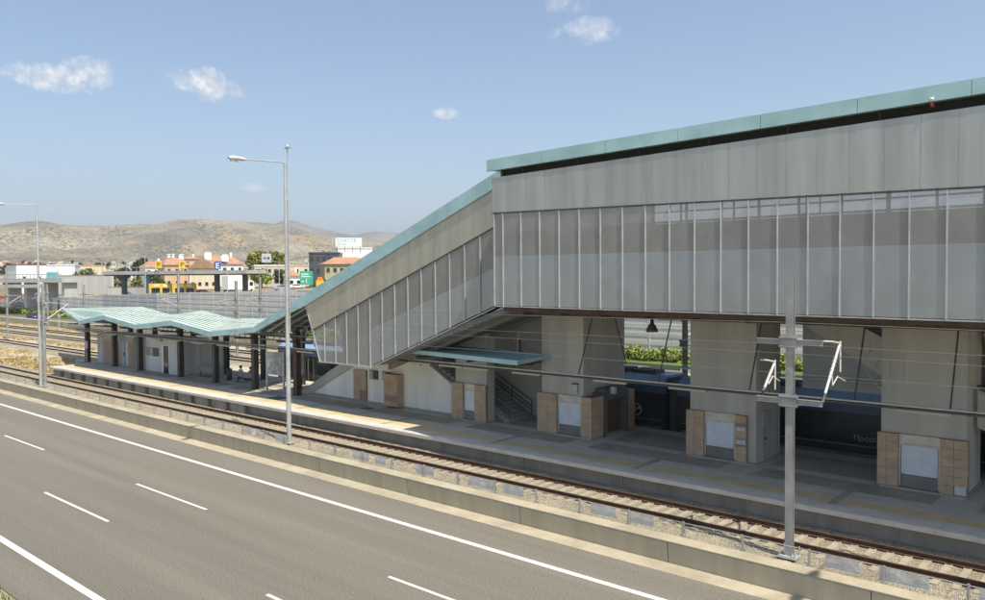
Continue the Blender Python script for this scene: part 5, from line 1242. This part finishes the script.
# truck and cars up there
p = at_w(241, 290, 205); t = thing('lorry', 'white lorry with box body standing beside the flat roof', 'lorry', (p.x,p.y,town_z(p.x,p.y)), rz=face_rz(p)-.9+math.pi/2)
b = MB(); b.box(-5,-1.2,.9,1.2,1.2,4.4); b.build('box_body', m_wb, t, org=(0,0,0)); b = MB(); b.prism([(1.35,.6),(3.4,.6),(3.45,1.6),(3.1,3.1),(1.35,3.2)], -1.2, 1.2); cb = bevel(b.build('cab', m_wb, t, org=(0,0,0)), .1)
b = MB(); b.add([(3.49,-1.0,1.8),(3.49,1.0,1.8),(3.17,1.0,3.0),(3.17,-1.0,3.0)], [(0,1,2,3)]); b.box(1.8,-1.215,1.8,2.9,-1.205,2.8); b.build('windscreen', m_glass_d, cb, org=(0,0,0)); MB().box(3.42,-1.0,.7,3.5,1.0,1.1).build('bumper', m_dsteel, cb, org=(0,0,0))
for sx in (-4,-2.8,2.4):
    for sy in (-1,1): MB().tube((sx,sy*.9,.5),(sx,sy*1.22,.5),.5,n=14).build('wheel', m_cable, t, org=(0,0,0))
for px_, y, w_, cc, lab in ((282,291,215,(.35,.45,.6),'pale blue car parked left of the middle street lamp'),(297,289,225,(.65,.65,.66),'white car parked before the small kiosk house'),(203,293,190,(.05,.05,.06),'black car under the right part of the flat roof'),(130,293,190,(.45,.1,.06),'dark red car between columns of the flat roof'),(3,293,230,(.5,.08,.06),'red car on the far left road under the overpass')):
    p = at_w(px_, y, w_); car((p.x,p.y,town_z(p.x,p.y)), face_rz(p)+.25, cc, lab)
# road signs
p = at_w(306.5, 278, 200); t = thing('motorway_sign', 'green motorway direction sign on two posts', 'road sign', p, rz=face_rz(p))
b = MB(); b.box(-1.6,0,-1.75,1.6,.08,1.75); b.build('panel', mat('sign_green', (.05,.36,.25), .6, scale=1.5, var=.06), t, org=(0,0,0)); b = MB(); b.box(-1.25,-.02,.85,.5,-.004,1.1); b.box(-1.25,-.02,.25,.9,-.004,.5); b.box(-.1,-.02,-1.2,.05,-.004,-.1); b.box(-1.25,-.02,-1.0,-.6,-.004,-.75); b.build('legend', m_wb, t, org=(0,0,0))
b = MB(); [b.tube((s*1.1,.15,-5.2),(s*1.1,.15,1.6),.07) for s in (-1,1)]; b.build('post', m_galv, t, org=(0,0,0))
p = at_w(266.5, 258, 240); t = thing('gantry_sign', 'grey square sign on a tall thin pole before the yellow trees', 'road sign', p, rz=face_rz(p))
b = MB(); b.box(-1.4,0,-1.35,1.4,.1,1.35); b.build('panel', mat('sign_grey', (.45,.47,.5), .6), t, org=(0,0,0)); b = MB(); b.box(-.9,-.02,-.25,-.1,-.004,.2); b.box(.2,-.02,-.4,.9,-.004,.3); b.build('legend', m_dsteel, t, org=(0,0,0))
MB().tube((0,.2,-10),(0,.2,5.5),.11,.07).build('pole', m_galv, t, org=(0,0,0))
p = at_w(320, 283, 185); t = thing('petrol_sign', 'small yellow sign board with orange top below dark office block', 'sign', p, rz=face_rz(p))
MB().box(-.9,0,-1.8,.9,.3,.6).build('board', m_yel, t, org=(0,0,0)); b = MB(); b.prism([(-.9,.605),(.9,.605),(.45,1.4),(-.45,1.4)], 0, .3); b.build('orange_top', mat('sign_orange', (.7,.22,.03), .6), t, org=(0,0,0))
p = at_w(348.7, 242.3, 250); t = thing('billboard', 'white rooftop billboard with pale blue lettering above the office block', 'billboard', p, rz=face_rz(p))
b = MB(); b.box(-4.1,0,-1.45,4.1,.3,1.45); b.build('panel', m_wb, t, org=(0,0,0))
for s, x, z, sz in (('ΠΛΑΣΟΕ', -3.6, .1, 1.45), ('ΕΠΙΠΛΑ', -3.6, -.95, .8)):
    o = text(s, (x,-.02,z), sz, mat('pale_blue_letter', (.20,.42,.60), .6), None); o.parent = t
b = MB(); [b.tube((x,.2,-3.2),(x,.2,-1.45),.08) for x in (-3.6,-1.2,1.2,3.6)]; b.build('support_frame', m_dsteel, t, org=(0,0,0))
b = MB(); b.box(-5.2,0,-1.5,-4.9,.3,1.5); b.build('side_board', m_alu, t, org=(0,0,0))
# overpass at the far left
p = at_w(-40, 278, 195); q = at_w(62, 277.5, 175); rz = math.atan2(q.y-p.y, q.x-p.x); Ln = math.hypot(q.x-p.x, q.y-p.y)
t = thing('overpass', 'pale concrete road overpass on piers at far left', 'overpass bridge', p, rz=rz)
b = MB(); b.box(-20,0,-1.2,Ln,6,-.2); b.build('deck', mat('overpass_concrete', (.46,.455,.43), .85, scale=.4), t, org=(0,0,0))
b = MB(); b.box(-20,-.1,.6,Ln,.05,.75); [b.box(-20+i*1.5,-.08,-.2,-19.9+i*1.5,.02,.6) for i in range(int((Ln+20)/1.5))]; b.build('railing', m_galv, t, org=(0,0,0))
b = MB(); b.box(-20,-.05,-2.4,Ln-8,1.2,-1.6); b.build('lower_beam', mat('overpass_concrete', (.46,.455,.43)), t, org=(0,0,0))
for f in (.45,.62,.8,.97): b = MB(); b.box(Ln*f-.5,1,-7,Ln*f+.5,4,-1.21); b.build('pier', mat('overpass_concrete', (.46,.455,.43)), t, org=(0,0,0))
b = MB(); pa, pb = at_w(58,282,205), at_w(112,281,200); rz = math.atan2(pb.y-pa.y, pb.x-pa.x); t = thing('retaining_wall', 'pale grey retaining wall below the white halls', 'retaining wall', pa, rz=rz); Lr = (pb-pa).length
MB().box(0,0,-3.2,Lr,.6,1.6).build('wall_face', stucco('pale_concrete', (.55,.545,.51)), t, org=(0,0,0)); MB().box(-.1,-.05,1.602,Lr+.1,.65,1.75).build('coping', m_gut, t, org=(0,0,0))
pa, pb = at_w(108,291,188), at_w(150,291,186); rz = math.atan2(pb.y-pa.y, pb.x-pa.x); t = thing('forecourt_wall', 'low pale wall under the left half of the flat roof', 'wall', pa, rz=rz); MB().box(0,0,-2.5,(pb-pa).length,.4,.9).build('wall_face', stucco('pale_concrete', (.55,.545,.51)), t, org=(0,0,0)); MB().box(0,-.05,.902,(pb-pa).length,.45,1.0).build('coping', m_gut, t, org=(0,0,0))
# slim lamp posts of the far road
def far_lamp(px_, yt, w_, label):
    p = at_w(px_, yt, w_); gz = town_z(p.x,p.y); t = thing('road_lamp', label, 'street lamp', (p.x,p.y,gz), 'slim lamps of the far road'); h = p.z-gz
    MB().tube((0,0,0),(0,0,h),.12,.07).build('pole', m_galv, t, org=(0,0,0)); b = MB(); b.tube((0,0,h),(-1.6,-.8,h+.25),.05); b.box(-2.2,-1.15,h+.15,-1.5,-.75,h+.32); b.build('lamp_arm', m_galv, t, org=(0,0,0))
for px_, yt, w_, lab in ((102,262,165,'slim lamp post at left end of the flat roof'),(145,256,170,'slim lamp post before the round dark tree'),(227,262,165,'slim lamp post before the large white house'),(279,262,200,'slim short lamp post among the bushes'),(73,264,230,'slim lamp post right of the white halls'),(58,268,230,'slim lamp post before the turquoise panel')): far_lamp(px_, yt, w_, lab)

# distant town: small pale houses on the foot of the hills
random.seed(77)
kinds = []
def far_house(wallm, roofm):
    t = thing('town_house', '', 'house', (0,0,0), 'small houses of the distant town')
    b = MB(); b.box(-5,-4,-3,5,4,6); b.build('wall', wallm, t, org=(0,0,0))
    b = MB()
    if wallm is m_cream: b.add([(-5.6,-4.6,6),(5.6,-4.6,6),(5.6,4.6,6),(-5.6,4.6,6),(-2,0,8.6),(2,0,8.6)], [(0,1,5,4),(1,2,5),(2,3,4,5),(3,0,4)])
    else: b.box(-5.2,-4.2,6.003,5.2,4.2,6.5); b.box(-2,-1.5,6.5,1.5,1.5,8.6)
    b.build('roof', roofm, t, org=(0,0,0))
    for x in (-3,0,3):
        for z in (1.6,4.4): MB().box(x-.7,-4.06,z-.8,x+.7,-4.003,z+.8).build('window', m_glass_d, t, org=(0,0,0))
    return t
LAB = ['small pale flat roofed house of the distant town below the hills','small cream house with hipped tan roof in the distant town','small beige flat roofed house in the distant town']
m_hz = stucco('pale_house_wall', (.56,.52,.45))
protos = [far_house(m_hz, m_hz), far_house(m_cream, mat('tan_tile', (.36,.22,.14), .85)), far_house(m_beige, m_beige)]
for p_, l_ in zip(protos, LAB): p_['label'] = l_
pk = [children(p_) for p_ in protos]; used = [0,0,0]; placed = []
tries = 0
while len(placed) < 210 and tries < 4000:
    tries += 1
    px_ = random.uniform(-15, 365); r = random.uniform(430, 1500); a = az_of_px(px_); x, y = r*math.sin(a), r*math.cos(a)
    if any((x-q[0])**2+(y-q[1])**2 < 22**2 for q in placed): continue
    placed.append((x,y)); k = random.choice((0,0,1,2,2)); loc = (x,y,town_z(x,y)); rz = random.uniform(-.6,.6)-a
    if not used[k]: o = protos[k]; o.location = loc; o.rotation_euler.z = rz; used[k] = 1
    else: o = dup(protos[k], loc, LAB[k], rz=rz, kids=pk[k])
    s = random.uniform(.5,1.0); o.scale = (s*random.uniform(.8,1.5), s, s*random.uniform(.6,1.1))
# scattered far trees
random.seed(78)
def far_tree(leaf):
    t = thing('town_tree', 'small dark green tree among the distant town houses', 'tree', (0,0,0), 'trees of the distant town')
    MB().tube((0,0,-.5),(0,0,4),.3,.2,n=6).build('trunk', m_bark, t, org=(0,0,0)); b = MB(); b.sharp = False
    for k in range(5): leaf_mass(b, (random.uniform(-2,2),random.uniform(-2,2),random.uniform(3.5,6.5)), (2.4,2.4,2.0), 46, .8, shell=.4)
    b.build('crown', leaf, t, org=(0,0,0)); return t
tp = far_tree(l_dark); tk = children(tp); first = True
for _ in range(130):
    px_ = random.uniform(-15,365); r = random.uniform(360,1550); a = az_of_px(px_); x, y = r*math.sin(a), r*math.cos(a); loc = (x,y,town_z(x,y)-.5)
    if first: o = tp; o.location = loc; first = False
    else: o = dup(tp, loc, rz=random.uniform(0,6), kids=tk)
    s = random.uniform(.5,1.15); o.scale = (s,s,s)

# ================================================================== HAZE
HAZE = 0.00015
if HAZE:
    b = MB(); b.box(-8500,-300,-1.4,1500,8500,640); o = b.build('haze', None); o['kind'] = 'stuff'; tag(o, 'thin pale summer haze over the whole valley', 'haze')
    M = bpy.data.materials.new('haze'); M.use_nodes = True; t = M.node_tree; t.nodes.clear(); ou = t.nodes.new('ShaderNodeOutputMaterial'); pv = t.nodes.new('ShaderNodeVolumePrincipled')
    pv.inputs['Color'].default_value = (.82,.90,1,1); pv.inputs['Density'].default_value = HAZE; pv.inputs['Anisotropy'].default_value = .2; t.links.new(pv.outputs[0], ou.inputs['Volume'])
    o.data.materials.clear(); o.data.materials.append(M)
